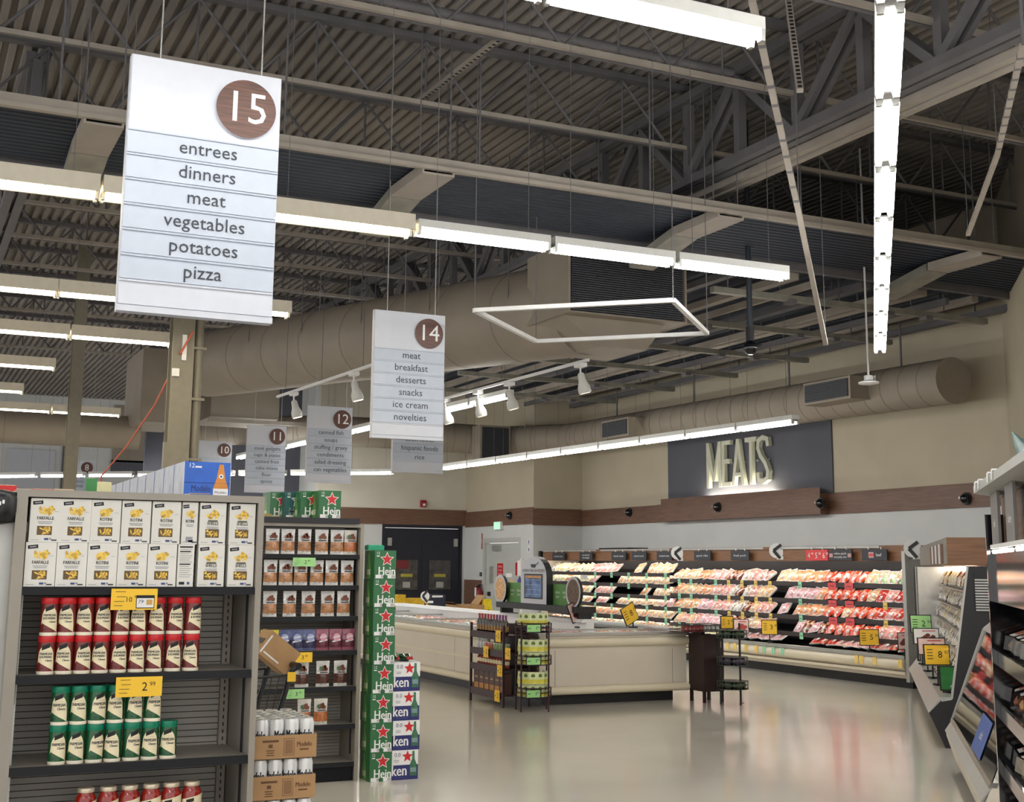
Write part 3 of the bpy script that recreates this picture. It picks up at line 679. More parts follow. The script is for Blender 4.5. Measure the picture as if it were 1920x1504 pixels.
# ================================================================== NEAR END SHELF (pasta, cheese, sauce)
X0, X1, YG, ZT = .424, 1.405, 5.358, 2.025
end1 = thing('gondola_shelf', 'grey end-of-aisle shelf nearest the camera holding pasta boxes and cheese shakers', 'shelf', (0, 0, 0))
def slatwall(b, x0, x1, y, z0, z1, pitch=.026):
    z = z0
    while z < z1 - .01:
        zz = min(z + pitch, z1); b.box(x0, x1, y, y + .02, z, zz - .0035, slat_m); z += pitch
    b.box(x0, x1, y + .012, y + .03, z0, z1, dark_m)
def gondola(root, X0, X1, YG, ZT, levels, depth, lip, post=.042, topz=None, board=False):
    b = MB(); b.box(X0, X0 + post, YG, YG + depth + .05, 0, ZT, gond_m); b.build('side_panel', root)
    b = MB(); b.box(X1 - post * .6, X1, YG, YG + depth + .05, 0, ZT, gond_m); b.box(X1 - post * .6 - .004, X1 - post * .6, YG + .1, YG + .13, .2, ZT - .1, navydoor_m); b.build('side_panel', root)
    b = MB(); b.box(X0 + post, X1 - post * .6, YG, YG + depth + .05, ZT - .028, ZT, gond_m); b.build('top_rail', root)
    b = MB(); slatwall(b, X0 + post, X1 - post * .6, YG + depth, levels[-1] if levels[-1] > .3 else .1, ZT - .03); b.build('back_panel', root)
    b = MB(); b.box(X0 + post, X1 - post * .6, YG + .03, YG + depth + .05, 0, .12, lip_m); b.build('kick_plate', root)
    out = []
    for z in levels:
        b = MB(); b.box(X0 + post, X1 - post * .6, YG + .02, YG + depth, z - .025, z, gond_m); sh = b.build('shelf_board', root)
        b = MB(); b.prism([(YG, z - lip), (YG + .02, z - lip), (YG + .02, z + .001), (YG + .008, z + .001)], X0 + post, X1 - post * .6, lip_m, 'x'); b.build('price_rail', sh)
        out.append(sh)
    return out
LV1 = [1.648, 1.312, .972, .70, .36]
gondola(end1, X0, X1, YG, ZT, LV1, .40, .03)
b = MB(); b.box(X1 - .065, X1 - .03, YG + .37, YG + .395, .1, ZT - .05, palesteel_m)
for i in range(60): b.box(X1 - .05, X1 - .045, YG + .368, YG + .37, .12 + i * .03, .135 + i * .03, ink_m)
b.build('slotted_upright', end1)
# main run behind the end shelf
t0 = thing('gondola_run', 'grey shelf run behind the near end shelf carrying the blue beer boxes', 'shelf', (0, 0, 0))
b = MB(); b.box(.5, 1.5, 5.87, 8.9, 1.9, 1.975, gond_m); b.build('top_board', t0)
b = MB(); b.box(.55, .6, 5.87, 8.9, 0, 1.9, slat_m).box(1.4, 1.45, 5.87, 8.9, 0, 1.9, slat_m).box(.6, 1.4, 5.88, 5.92, 0, 1.9, slat_m).box(.6, 1.4, 8.8, 8.88, 0, 1.9, slat_m); b.build('back_panel', t0)
b = MB()
for z in (.15, .5, .9, 1.3): b.box(.2, .55, 5.9, 8.9, z, z + .03, gond_m)
b.build('shelf_board', t0)
b = MB(); b.box(.18, .22, 5.87, 5.95, 0, 1.75, gond_m); b.build('upright', t0)
# silver side fin and black thing at the photo's left edge
p = atY(14, 1300, 5.42); b = MB(); b.prism([(p.x - .3, 5.45), (p.x + .035, 5.45), (p.x + .035, 5.48), (p.x - .3, 5.56)], 0, 1.9, alu_m, 'z')
b.box(p.x + .018, p.x + .032, 5.44, 5.451, 1.2, 1.86, gond_m); tag(b.build('side_fin'), 'brushed silver panel standing at the left edge beside the end shelf', 'panel')
p = atY(8, 950, 5.40); t0 = thing('hanging_bag', 'black bulky bag cut off by the left edge at eye height', 'bag', (p.x - .03, 5.40, p.z))
b = MB(); b.lathe([(.02, -.07), (.075, -.06), (.085, -.02), (.085, .03), (.075, .055), (.03, .065)], pm('bag_black', (20, 21, 24), .35), 18); b.build('bag_body', t0)
b = MB(); b.tube((0, .0, .06), (0, .045, .13), .006, ink_m, 6); b.build('hook', t0)
b = MB()
for k in range(4): b.box(-.02 + k * .012, -.012 + k * .012, -.088, -.085, -.01 + k * .006, .004 + k * .006, white_m)
b.build('print', t0)

# ---- pasta boxes
box_m = pm('pasta_box', (222, 220, 213), .5, var=.02)
noodle_m = pm('noodle', (238, 200, 84), .5, var=.2, scale=120); nood2_m = pm('noodle_dark', (196, 156, 60), .5, var=.3, scale=150)
win_m = pm('pasta_window', (96, 72, 34), .35, var=.3, scale=200); greytxt_m = pm('fine_print', (150, 150, 156), .6)
blue_ink = pm('blue_ink', (60, 74, 130), .6)
def pasta(kind, name, w=.1145, h=.1705, d=.06, lab=''):
    t0 = thing('pasta_box', lab, 'box', group='pasta boxes on the top shelf')
    b = MB(); b.box(-w / 2, w / 2, 0, d, 0, h, box_m); b.box(-w / 2 + .001, w / 2 - .001, .001, d, h, h + .0006, box_m); b.build('carton', t0)
    y = -.0006; k = w / .117
    b = MB()
    if kind == 'facts':
        b.decal(0, h * .94, w * .8, .006, ink_m, y)
        for i in range(14): b.decal(-w * .05 * (i % 3), h * .88 - i * .0085, w * (.75 - .08 * (i % 3)), .0022 if i not in (1, 7) else .005, greytxt_m if i not in (1, 7) else ink_m, y)
        b.decal(-w * .2, .014, .022, .011, ink_m, y); b.decal(w * .2, .014, .01, .01, blue_ink, y)
    else:
        b.decal(-w * .27, h * .9, .038 * min(1, k * 1.2), .014, ink_m, y, .12); b.decal(-w * .27, h * .9, .024, .0045, greytxt_m, y - .0003, .12)
        rnd = random.Random(kind)
        for i in range(16):
            a = rnd.uniform(0, 6.28); rr = rnd.uniform(0, 1)
            q = (w * .02 + .026 * k * rr * math.cos(a), y - .0004 - i * .00005, h * .715 + .016 * rr * math.sin(a))
            n3 = rnd.uniform(0, 3.1)
            b.disc(q, .011 * k, noodle_m if i % 3 else nood2_m, 8, (math.cos(n3), 0, math.sin(n3)), (-math.sin(n3), 0, math.cos(n3)), .0055)
        b.decal(w * .35, h * .70, .014 * k, .0015, greytxt_m, y)
        zz = h * .545
        if kind == 'shells': b.decal(0, h * .565, .04, .007, pm('olive_bar', (96, 92, 70), .6), y); zz = h * .5
        b.text(name, .018, (0, y, zz), txt_m, bold=.0004, width=(.062 if kind == 'farfalle' else .046) * min(k * 1.3, 1) )
        b.decal(0, zz - .014, .056 * k, .003, greytxt_m, y); b.decal(0, zz - .02, .05 * k, .003, greytxt_m, y)
        if kind != 'side':
            b.decal(-w * .01, h * .265, .056, .035, win_m, y)
            for i in range(16):
                n3 = rnd.uniform(0, 3.1)
                b.disc((rnd.uniform(-.022, .02), y - .0003 - i * .00003, h * .265 + rnd.uniform(-.012, .012)), .008, nood2_m if i % 2 else noodle_m, 6, (math.cos(n3), 0, math.sin(n3)), (-math.sin(n3), 0, math.cos(n3)), .003)
        else: b.decal(0, .02, .028, .02, greytxt_m, y)
        b.decal(w * .07, .012, .016, .008, blue_ink, y); b.decal(w * .2, .013, .008, .007, greytxt_m, y); b.decal(w * .32, .008, .02, .005, txt_m, y); b.decal(-w * .3, .008, .03, .0018, greytxt_m, y)
    b.build('front_print', t0)
    return t0
PB = {'farfalle': Stock(pasta('farfalle', 'FARFALLE')), 'rotini': Stock(pasta('rotini', 'ROTINI')), 'shells': Stock(pasta('shells', 'SHELLS', w=.1085)),
      'side': Stock(pasta('side', 'ROTINI', w=.064, d=.11)), 'facts': Stock(pasta('facts', '', w=.066, d=.11))}
UP_X = [(56.7, 113), (114, 170), (170.3, 226.6), (227.4, 283.2), (284, 339.6), (340, 371.8), (372.5, 425.5), (427.7, 481)]
LO_X = [(46, 104.5), (105.5, 162.2), (163, 219.7), (220.2, 275.3), (276, 331), (331.3, 364.5), (368.4, 422.9), (424.7, 478)]
KU = ['farfalle', 'farfalle', 'rotini', 'rotini', 'rotini', 'side', 'shells', 'shells']; KL = ['farfalle', 'farfalle', 'rotini', 'rotini', 'rotini', 'facts', 'shells', 'shells']
LABK = {'farfalle': 'white farfalle pasta box', 'rotini': 'white rotini pasta box', 'shells': 'white shell pasta box', 'side': 'white rotini pasta box showing its narrow side', 'facts': 'white pasta box turned to its nutrition table'}
for r, (xs, ks, y) in enumerate(((LO_X, KL, 1060), (UP_X, KU, 977))):
    for i, ((a, c), k) in enumerate(zip(xs, ks)):
        p = atY((a + c) / 2, y, YG + .02); PB[k].put((p.x, YG + .018, 1.65 + r * .1718), 0, '%s in the %s row, %s from the left' % (LABK[k], 'upper' if r else 'lower', nth(i)), 'pasta boxes on the top shelf')

# ---- cheese shakers
cream_lab = pm('label_cream', (238, 226, 190), .5, var=.02); plw = pm('plastic_white', (236, 228, 208), .4)
def shaker(kind, lidc, bodyc, l1, l2):
    t0 = thing('cheese_shaker', 'x', 'shaker')
    r = .0335; h = .146
    bm = pm('shaker_' + kind, bodyc, .4, coat=.3); lm = pm('shaker_lid_' + kind, lidc, .4)
    b = MB(); b.lathe([(r * .96, 0), (r, .003), (r, .013)], plw, 20); b.build('bottom_rim', t0)
    b = MB(); b.lathe([(r, .013), (r, .12), (r * .97, .123)], bm, 20)
    R = r + .0006
    def cyl(a, z, e=0.0): return ((R + e) * math.sin(a), -(R + e) * math.cos(a), z)
    n = 14; A = 1.02
    for i in range(n):
        a0, a1 = -A + 2 * A * i / n, -A + 2 * A * (i + 1) / n
        zt = lambda a: .04 + .073 * math.sqrt(max(0, 1 - (a / (A * 1.0)) ** 2)) ** .8
        zb = lambda a: .052 - (a + A) / (2 * A) * .038
        b.add([cyl(a0, min(zb(a0), zt(a0))), cyl(a1, min(zb(a1), zt(a1))), cyl(a1, zt(a1)), cyl(a0, zt(a0))], [(0, 1, 2, 3)], cream_lab, True)
    for i in range(6):
        a0, a1 = -.5 + .9 * i / 6, -.5 + .9 * (i + 1) / 6; s = lambda a: .1 + .012 * (a + .5) / .9
        b.add([cyl(a0, s(a0) - .008, .0004), cyl(a1, s(a1) - .008, .0004), cyl(a1, s(a1) + .008, .0004), cyl(a0, s(a0) + .008, .0004)], [(0, 1, 2, 3)], ink_m, True)
    def wtext(t, size, zc, width, ac=0.0): b.text(t, size, (0, 0, 0), txt_m, width=width, bold=.0005, warp=lambda x, y: cyl(ac + x / R, zc + y, .0005))
    if l2: wtext(l1, .013, .079, .048); wtext(l2, .013, .067, .048); wtext('Cheese', .011, .054, .026, .35)
    else: wtext(l1, .016, .076, .05); wtext('Cheese', .013, .062, .03, .3)
    wtext('8 OZ', .006, .024, .016, -.5)
    for z in (.09,): 
        for i in range(4):
            a0 = -.5 + .25 * i; b.add([cyl(a0, z - .001, .0004), cyl(a0 + .2, z - .001, .0004), cyl(a0 + .2, z, .0004), cyl(a0, z, .0004)], [(0, 1, 2, 3)], greytxt_m)
    b.build('label_body', t0)
    b = MB(); b.lathe([(r * .97, .122), (r * 1.0, .124), (r * 1.0, .142), (r * .96, .1465)], lm, 20); b.build('lid', t0)
    return t0
SR = Stock(shaker('red', (196, 30, 36), (112, 32, 28), 'PARMESAN', '& ROMANO')); SG = Stock(shaker('green', (0, 122, 92), (22, 84, 44), 'PARMESAN', ''))
def shelf_row(stock, px, y, Y, z, lab, grp, jig=.35):
    for i, x in enumerate(px):
        p = atY(x, y, Y); stock.put((p.x, Y, z), random.uniform(-jig, jig), lab % nth(i), grp)
lo = [85.5 + i * 33.9 for i in range(9)]; up = [92 + i * 33.6 for i in range(9)]
shelf_row(SR, lo, 1240, YG + .055, 1.3135, 'red-lidded parmesan romano shaker in the lower row, %s from the left', 'red cheese shakers')
shelf_row(SR, up, 1160, YG + .055, 1.3135 + .1475, 'red-lidded parmesan romano shaker in the upper row, %s from the left', 'red cheese shakers')
lo = [107 + i * 34.6 for i in range(7)]; up = [112.5 + i * 34.6 for i in range(6)]
shelf_row(SG, lo, 1400, YG + .055, .9735, 'green-lidded parmesan shaker in the lower row, %s from the left', 'green cheese shakers')
shelf_row(SG, up, 1330, YG + .055, .9735 + .1475, 'green-lidded parmesan shaker in the upper row, %s from the left', 'green cheese shakers')
# ---- sauce jars
def jar(word):
    t0 = thing('sauce_jar', 'x', 'jar'); r = .04
    gm = pm('sauce_red', (150, 34, 22), .12, var=.25, scale=40, coat=.6)
    b = MB(); b.lathe([(r * .9, 0), (r, .006), (r, .125), (r * .92, .14), (r * .72, .152), (r * .72, .158)], gm, 20); b.build('glass', t0)
    b = MB(); R = r + .0008
    cyl = lambda a, z, e=0: ((R + e) * math.sin(a), -(R + e) * math.cos(a), z)
    n = 12
    for z0, z1, sl, mt in ((.02, .075, 0, pm('jar_label_red', (206, 60, 44), .45)), (.068, .118, .012, cream_lab)):
        for i in range(n):
            a0, a1 = -1.3 + 2.6 * i / n, -1.3 + 2.6 * (i + 1) / n; f = lambda a: sl * a / 1.3
            e = .0003 if sl else 0
            b.add([cyl(a0, z0 + f(a0), e), cyl(a1, z0 + f(a1), e), cyl(a1, z1 + f(a1), e), cyl(a0, z1 + f(a0), e)], [(0, 1, 2, 3)], mt, True)
    for i in range(5):
        a0, a1 = -.75 + .75 * i / 5, -.75 + .75 * (i + 1) / 5
        b.add([cyl(a0, .1 + .01 * a0, .0006), cyl(a1, .1 + .01 * a1, .0006), cyl(a1, .113 + .01 * a1, .0006), cyl(a0, .113 + .01 * a0, .0006)], [(0, 1, 2, 3)], ink_m, True)
    b.text(word, .014, (0, 0, 0), pm('jar_ink', (140, 40, 30), .5), width=.052, warp=lambda x, y: cyl(x / R, .084 + y + .009 * x / R, .0008))
    b.build('paper_label', t0)
    b = MB(); b.lathe([(r * .78, .156), (r * .8, .158), (r * .8, .17), (r * .74, .173)], pm('jar_lid', (214, 200, 176), .35, metal=.4), 20); b.build('lid', t0)
    return t0
JM, JT = Stock(jar('MARINARA')), Stock(jar('MEAT'))
for i, x in enumerate((161, 203, 243, 283, 321, 359)):
    p = atY(x, 1490, YG + .09); (JT if i == 3 else JM).put((p.x, YG + .09, .701), random.uniform(-.15, .15), 'red %s sauce jar with pale lid, %s from the left' % ('meat' if i == 3 else 'marinara', nth(i)), 'sauce jars on the lowest shelf in view')
# ---- price signs
def price_sign(x0, x1, z0, z1, y, mat, big, small, lab, xb=.62, extra=None, bs=.5, ink=None):
    t0 = thing('price_sign', lab, 'price sign', ((x0 + x1) / 2, y, z0), 0, 'price signs on the shelves')
    w, h = x1 - x0, z1 - z0; b = MB(); b.box(-w / 2, w / 2, 0, .003, 0, h, mat); o = b.build('card', t0)
    b = MB(); yy = -.0008; ik = ink or ink_m
    b.text(big, h * bs, (-w / 2 + w * xb, yy, h * .48), ik)
    if small: b.text(small, h * bs * .5, (-w / 2 + w * xb + h * bs * (.36 * len(big) + .28), yy, h * .62), ik)
    for i, (u, v, l) in enumerate(((.2, .86, .22), (.22, .62, .2), (.18, .4, .22), (.16, .2, .18))): b.decal(-w / 2 + w * u, h * v, w * l, h * .028, pm('tag_print', (90, 74, 30), .6) if mat is yellow_m else ik, yy)
    if extra:
        b.decal(w * .24, h * .38, w * .4, h * .62, ink_m, yy); b.decal(w * .24, h * .33, w * .37, h * .44, white_m, yy - .0004)
        b.text('79', h * .26, (w * .14, yy - .001, h * .38), blue_ink); b.text('c', h * .14, (w * .2, yy - .001, h * .42), blue_ink); b.decal(w * .33, h * .36, w * .13, h * .25, pm('tag_tan', (206, 160, 84), .5), yy - .0008)
    b.build('printing', t0)
    b = MB(); b.box(-w * .3, w * .3, .003, .02, h * .6, h * .75, white_m); b.build('clip', t0)
a = atY(207, 1144, YG - .024); c = atY(296, 1104, YG - .024); price_sign(a.x, c.x, a.z, c.z, YG - .024, yellow_m, '10', '00', 'yellow price sign reading 10.00 under the pasta boxes', .38, True, .34)
a = atY(216, 1308, YG - .024); c = atY(305, 1268, YG - .024); price_sign(a.x, c.x, a.z, c.z, YG - .024, yellow_m, '2', '99', 'yellow price sign reading 2.99 above the green shakers', .62, None, .62)

# ---- blue beer boxes in a row on the run
def beer_box(w, d, h, main, name, lab):
    t0 = thing(name, lab, 'box'); return t0
bb_m = pm('beer_blue', (28, 92, 190), .4, coat=.2); bsheen_m = pm('beer_side_sheen', (206, 210, 222), .18, var=.2, scale=8); amber_m = pm('bottle_amber', (206, 132, 44), .35)  # pale carton side: whitish reflection on the blue card put into the colour
def blue_box():
    t0 = thing('beer_box', 'x', 'box'); w, d, h = .218, .25, .245
    b = MB(); b.box(-w / 2, w / 2, 0, d, 0, h, bb_m); b.box(-w / 2 - .001, -w / 2, 0, d - .004, .0, h, bsheen_m); b.build('carton', t0)
    b = MB(); y = -.0008
    b.decal(0, .146, w, .003, pm('beer_navy', (20, 44, 120), .4), y)
    b.text('12', .03, (-w * .35, y, h * .92), white_m); b.decal(-w * .2, h * .9, .03, .008, white_m, y)
    b.text('Modelo', .042, (-w * .13, y, .118), pm('beer_navy2', (16, 26, 84), .4), width=.09); b.decal(-w * .15, .094, .1, .003, pm('beer_gold', (190, 160, 90), .4), y)
    x = w * .3
    b.add([(x - .036, y, 0), (x + .036, y, 0), (x + .036, y, .12), (x + .02, y, .17), (x + .01, y, .235), (x - .01, y, .235), (x - .02, y, .17), (x - .036, y, .12)], [(0, 1, 2, 3, 4, 5, 6, 7)], amber_m)
    b.decal(x, .1, .07, .04, white_m, y - .0004); b.text('Modelo', .018, (x, y - .001, .102), ink_m, width=.055); b.disc((x, y - .0006, .178), .011, white_m, 12); b.disc((x, y - .0009, .178), .005, ink_m, 10); b.decal(-w * .42, .085, .026, .012, white_m, y)
    b.build('front_print', t0); return t0
BB = Stock(blue_box())
for i in range(9):
    BB.put((1.33, 6.15 + i * .262, 1.976), 0, 'blue beer carton, %s from the front of the row on the shelf top' % nth(i) if i else 'blue beer carton at the front of the row on the shelf top', 'blue beer cartons')
for k in range(1, 1): pass
# things lying on the left half of the run
topbits = [((5, 918), 6.4, .12, .14, .1, (196, 40, 40), 'red carton at the far left on top of the shelf'), ((40, 925), 6.6, .1, .14, .06, (206, 176, 140), 'tan carton behind the top edge left of the column'),
           ((80, 925), 6.8, .1, .14, .06, (196, 160, 130), 'tan-pink carton behind the top edge, second in its row'), ((120, 925), 7.0, .1, .14, .06, (200, 180, 150), 'pale carton behind the top edge below sign 8'),
           ((172, 905), 6.3, .05, .03, .12, (60, 130, 70), 'green packet with white edge standing behind the top edge'), ((195, 912), 6.5, .07, .05, .09, (214, 208, 160), 'pale yellow packet beside the green packet')]
for (px, Y, w, d, h, rgb, lab) in topbits:
    p = atY(px[0], px[1], Y); mt = pm('top_%d' % rgb[0], rgb, .5)
    t0 = thing('grocery_carton', lab, 'carton', (p.x, Y, 1.976))
    hh = max(.04, p.z + .02 - 1.976)
    b = MB(); b.box(-w / 2, w / 2, 0, d, 0, hh, mt); b.build('carton_body', t0)
    b = MB(); b.box(-w / 2 + .004, w / 2 - .004, .004, d - .004, hh, hh + .002, pm('carton_flap', (226, 210, 180), .6)); b.build('top_flap', t0)

# ================================================================== SECOND END SHELF (pouches)
X0b, X1b, YG2, ZT2 = 2.58, 3.58, 10.37, 2.075
end2 = thing('gondola_shelf', 'grey end-of-aisle shelf with snack pouches beside the green beer stack', 'shelf', (0, 0, 0))
LV2 = [1.82, 1.567, 1.315, 1.04, .75, .45, .15]
gondola(end2, X0b, X1b, YG2, ZT2, LV2, .40, .035, post=.05)
b = MB(); b.box(X0b - .05, X1b - .05, YG2 - .03, YG2 + .6, ZT2 + .001, ZT2 + .045, dark_m); b.build('top_board', end2)
b = MB(); b.box(X0b + .02, X1b - .02, YG2 + .455, YG2 + 4, 0, 2.0, slat_m); b.build('shelf_run_body', end2)

def pouch(kind, c1, c2, hw=.058, h=.205):
    t0 = thing('snack_pouch', 'x', 'pouch')
    m1 = pm('pouch_' + kind, c1, .28, var=.12, scale=30, coat=.4); m2 = pm('pouch_fill_' + kind, c2, .28, var=.35, scale=60, coat=.4)
    b = MB(); nx, nz = 6, 8; rnd = random.Random(kind)
    def P(i, j, s):
        u = -1 + 2 * i / nx; v = j / nz; th = .028 * (1 - u * u) * math.sin(math.pi * min(1, v * 1.25 + .12)) ** .6 if v < .97 else .001
        zz = h * v; return (u * hw * (1 - .06 * math.sin(math.pi * v)), s * th + rnd.uniform(-.002, .002) * (1 if 0 < j < nz else 0), zz)
    for s in (-1, 1):
        g = [P(i, j, s) for j in range(nz + 1) for i in range(nx + 1)]
        for j in range(nz):
            mt = m2 if (.16 < (j + .5) / nz < .52 and s < 0) else m1
            f = [(j * (nx + 1) + i, j * (nx + 1) + i + 1, (j + 1) * (nx + 1) + i + 1, (j + 1) * (nx + 1) + i) for i in range(nx)]
            b.add(g, f if s < 0 else [q[::-1] for q in f], mt, True)
    b.build('bag', t0)
    b = MB()
    if kind in ('white', 'nuts', 'org'):
        dk = pm('pouch_art', (120, 66, 44), .4, var=.4, scale=80)
        for x, z, r in ((0, .73, .02), (-.018, .68, .014), (.02, .68, .016), (.01, .79, .012)): b.disc((x, -.029, h * z), r, dk, 10)
        if kind != 'white': b.disc((-.025, -.0295, h * .72), .016, pm('pouch_green', (70, 110, 76), .4), 12)
        b.decal(0, h * .555, hw * 1.2, .008, txt_m, -.03); b.decal(0, h * .1, hw, .006, greytxt_m, -.022)
    else:
        b.disc((0, -.029, h * .62), .03, pm('pouch_ring_' + kind, tuple(min(255, v + 70) for v in c1), .3), 14, (1, 0, .25), (-.25, 0, 1)); b.decal(0, h * .64, hw, .012, white_m, -.0302, .2); b.decal(0, h * .45, hw * 1.3, .012, white_m, -.027, .2)
    b.build('front_print', t0)
    return t0
PW = Stock(pouch('white', (228, 227, 224), (180, 128, 86))); PN = Stock(pouch('nuts', (222, 222, 216), (84, 44, 34))); PO = Stock(pouch('org', (226, 222, 212), (186, 110, 60)))
PBl = Stock(pouch('blue', (98, 106, 150), (58, 58, 92), .056, .17)); PPk = Stock(pouch('pink', (166, 98, 116), (110, 48, 66), .056, .17)); PY = Stock(pouch('yellow', (226, 214, 60), (206, 190, 50), .075, .17))
def prow(stocks, xs, ypx, z, lab, Y=YG2 + .06, grp='snack pouches'):
    for i, x in enumerate(xs):
        p = atY(x, ypx, Y); s = stocks[i % len(stocks)] if isinstance(stocks, list) else stocks
        s.put((p.x, Y, z), random.uniform(-.12, .12), lab % nth(i), grp)
prow(PW, (511, 540, 571, 603, 632), 1015, 1.8215, 'white window pouch of nuts on the top shelf, %s from the left'); prow(PO, (657,), 1015, 1.8215, 'white pouch turned sideways at the right end of the top shelf, %s')
prow(PW, (507, 536, 564, 594, 622, 651), 1070, 1.5685, 'white window pouch on the second shelf, %s from the left')
prow(PW, (506, 543, 578, 614, 644), 1130, 1.3165, 'white window pouch on the third shelf with gaps between, %s from the left')
prow(PY, (505,), 1200, 1.0415, 'yellow bag on the fourth shelf behind the cardboard box, %s'); prow(PBl, (532, 556, 580), 1200, 1.0415, 'purple-blue snack pouch on the fourth shelf, %s from the left', YG2 + .08)
prow(PPk, (604, 629, 653), 1200, 1.0415, 'pink snack pouch on the fourth shelf, %s from the left', YG2 + .08)
prow(PN, (566, 605, 638), 1262, .7515, 'white pouch of dark nuts on the fifth shelf, %s from the left')
prow(PO, (570, 601), 1335, .4515, 'white pouch with orange fruit print on the sixth shelf, %s from the left')
for (x0, x1, y0, y1, mt, nm, lab) in ((549, 592, 1062, 1046, green_t_m, '2', 'green price tag reading 2.99 under the top pouches'), (544, 586, 1243, 1223, yellow_m, '3', 'yellow price tag reading 3.99 beside the cart handle'), (537, 571, 1311, 1292, green_t_m, '3', 'green price tag reading 3.99 below the cart handle')):
    a = atY(x0, y0, YG2 - .025); c = atY(x1, y1, YG2 - .025); price_sign(a.x, c.x, a.z, c.z, YG2 - .025, mt, nm, '99', lab, .56, None, .6)

# ---- green beer cartons
gr_m = pm('carton_green', (14, 98, 44), .35, coat=.3, var=.05); gd_m = pm('carton_green_dark', (18, 62, 34), .4); gl_m = pm('bottle_print', (92, 150, 70), .4, var=.3, scale=25)
def green_box(teal=False):
    t0 = thing('beer_carton', 'x', 'carton'); w, d, h = .19, .25, .231
    m_ = pm('carton_teal', (20, 84, 84), .4) if teal else gr_m
    b = MB(); b.box(-w / 2, w / 2, 0, d, 0, h, m_); b.build('carton', t0)
    b = MB(); y = -.0008; st = greytxt_m if teal else red_m
    b.star(w * .08, h * .68, .064, white_m, y, .46); b.star(w * .08, h * .68, .053, st, y - .0004, .44)
    b.text('Hein', .1, (w * .08, y, h * .25), white_m, width=w * .76, bold=.0022); b.text('12', .03, (-w * .34, y, h * .9), white_m); b.decal(-w * .34, h * .8, .026, .008, white_m, y)
    b.decal(-w * .26, .016, .07, .03, white_m, y - .0003); b.decal(w * .3, .016, .07, .03, white_m, y - .0003)
    for k in range(8): b.decal(-w * .18 + k * .004, .016, .0018, .022, ink_m, y - .0006); b.decal(w * .31 + k * .004, .016, .0018, .022, ink_m, y - .0006)
    b.build('front_print', t0)
    b = MB(); x = -w / 2 - .0008
    prof = [(.09, 0), (.19, 0), (.19, .1), (.165, .14), (.155, .21), (.125, .21), (.115, .14), (.09, .1)]
    b.add([(x, u, z) for u, z in prof], [tuple(range(8))], gl_m); b.box(x - .0006, x, .1, .18, .03, .075, pm('bottle_label', (196, 206, 176), .4)); b.build('side_print', t0)
    return t0
GB, GT = Stock(green_box()), Stock(green_box(True))
for i in range(8):
    GB.put((3.735 + random.uniform(-.006, .006) - .0, 10.25 + random.uniform(-.006, .006), i * .2325), 0, 'green beer carton with red star, %s from the floor in the tall stack' % nth(i), 'green beer cartons in the tall stack')
b = MB(); b.box(3.62, 3.76, 10.36, 10.46, 1.861, 1.9, pm('tray_teal', (20, 150, 110), .3)); b.box(3.63, 3.75, 10.37, 10.45, 1.9, 1.906, pm('tray_teal2', (60, 180, 140), .3)); tag(b.build('plastic_tray'), 'teal plastic tray lying on the tall green stack', 'tray')
for i, (x, y, s) in enumerate(((3.27, 10.42, GB), (3.185, 10.6, GB), (3.1, 10.78, GT), (3.0, 10.9, GB))):
    s.put((x + (.0 if i else .02), y + .05 * 0, 2.121), 0, ('green beer carton on the pouch shelf top, %s from the right' % nth(i)) if s is GB else 'teal beer carton on the pouch shelf top', 'beer cartons on the shelf top')
    # keep cartons from touching: later ones stand behind the first
b = MB(); b.T = Matrix.Translation((2.83, 10.5, 2.121)); b.box(-.14, .06, 0, .3, 0, .012, pm('olive_board', (150, 140, 84), .6)); b.box(-.14, .06, .28, .3, .012, .04, MATS['olive_board']); tag(b.build('flat_board'), 'olive flat board lying left of the beer cartons on the shelf top', 'board')
# ---- blue-white cartons
bl_m = pm('carton_blue', (34, 36, 104), .4, var=.05)
def blue_white():
    t0 = thing('beer_carton', 'x', 'carton'); w, d, h = .236, .26, .2345
    b = MB(); b.box(-w / 2, w / 2, 0, d, 0, h * .5, bl_m); b.box(-w / 2, w / 2, 0, d, h * .5, h, white_m); b.build('carton', t0)
    b = MB(); y = -.0008
    b.star(w * .1, h * .78, .05, red_m, y, .44); b.text('0.0', .045, (-w * .27, y, h * .84), pm('ink_navy', (40, 44, 110), .5)); b.decal(-w * .3, h * .66, .045, .005, greytxt_m, y); b.decal(-w * .3, h * .61, .04, .005, greytxt_m, y)
    b.text('ken', .12, (-w * .2, y, h * .3), white_m, width=w * .54, bold=.0025)
    x = w * .32; b.add([(x - .03, y - .0004, .03), (x + .03, y - .0004, .03), (x + .03, y - .0004, .12), (x + .012, y - .0004, .16), (x + .01, y - .0004, .225), (x - .01, y - .0004, .225), (x - .012, y - .0004, .16), (x - .03, y - .0004, .12)], [tuple(range(8))], pm('bottle_green_print', (56, 110, 78), .35, var=.4, scale=30))
    b.decal(x, .075, .05, .035, pm('bottle_label2', (120, 150, 150), .4), y - .0008)
    for k in range(5): b.decal(-w * .3 + k * .02, .018, .012, .003, pm('ink_lblue', (90, 100, 170), .5), y)
    b.build('front_print', t0); return t0
BW = Stock(blue_white())
for i in range(4): BW.put((3.955 + random.uniform(-.004, .008), 10.27, i * .2355), 0, 'blue and white beer carton, %s from the floor in the short stack' % nth(i), 'blue and white cartons')
bg = pm('bottle_green', (16, 74, 36), .1, coat=.6)
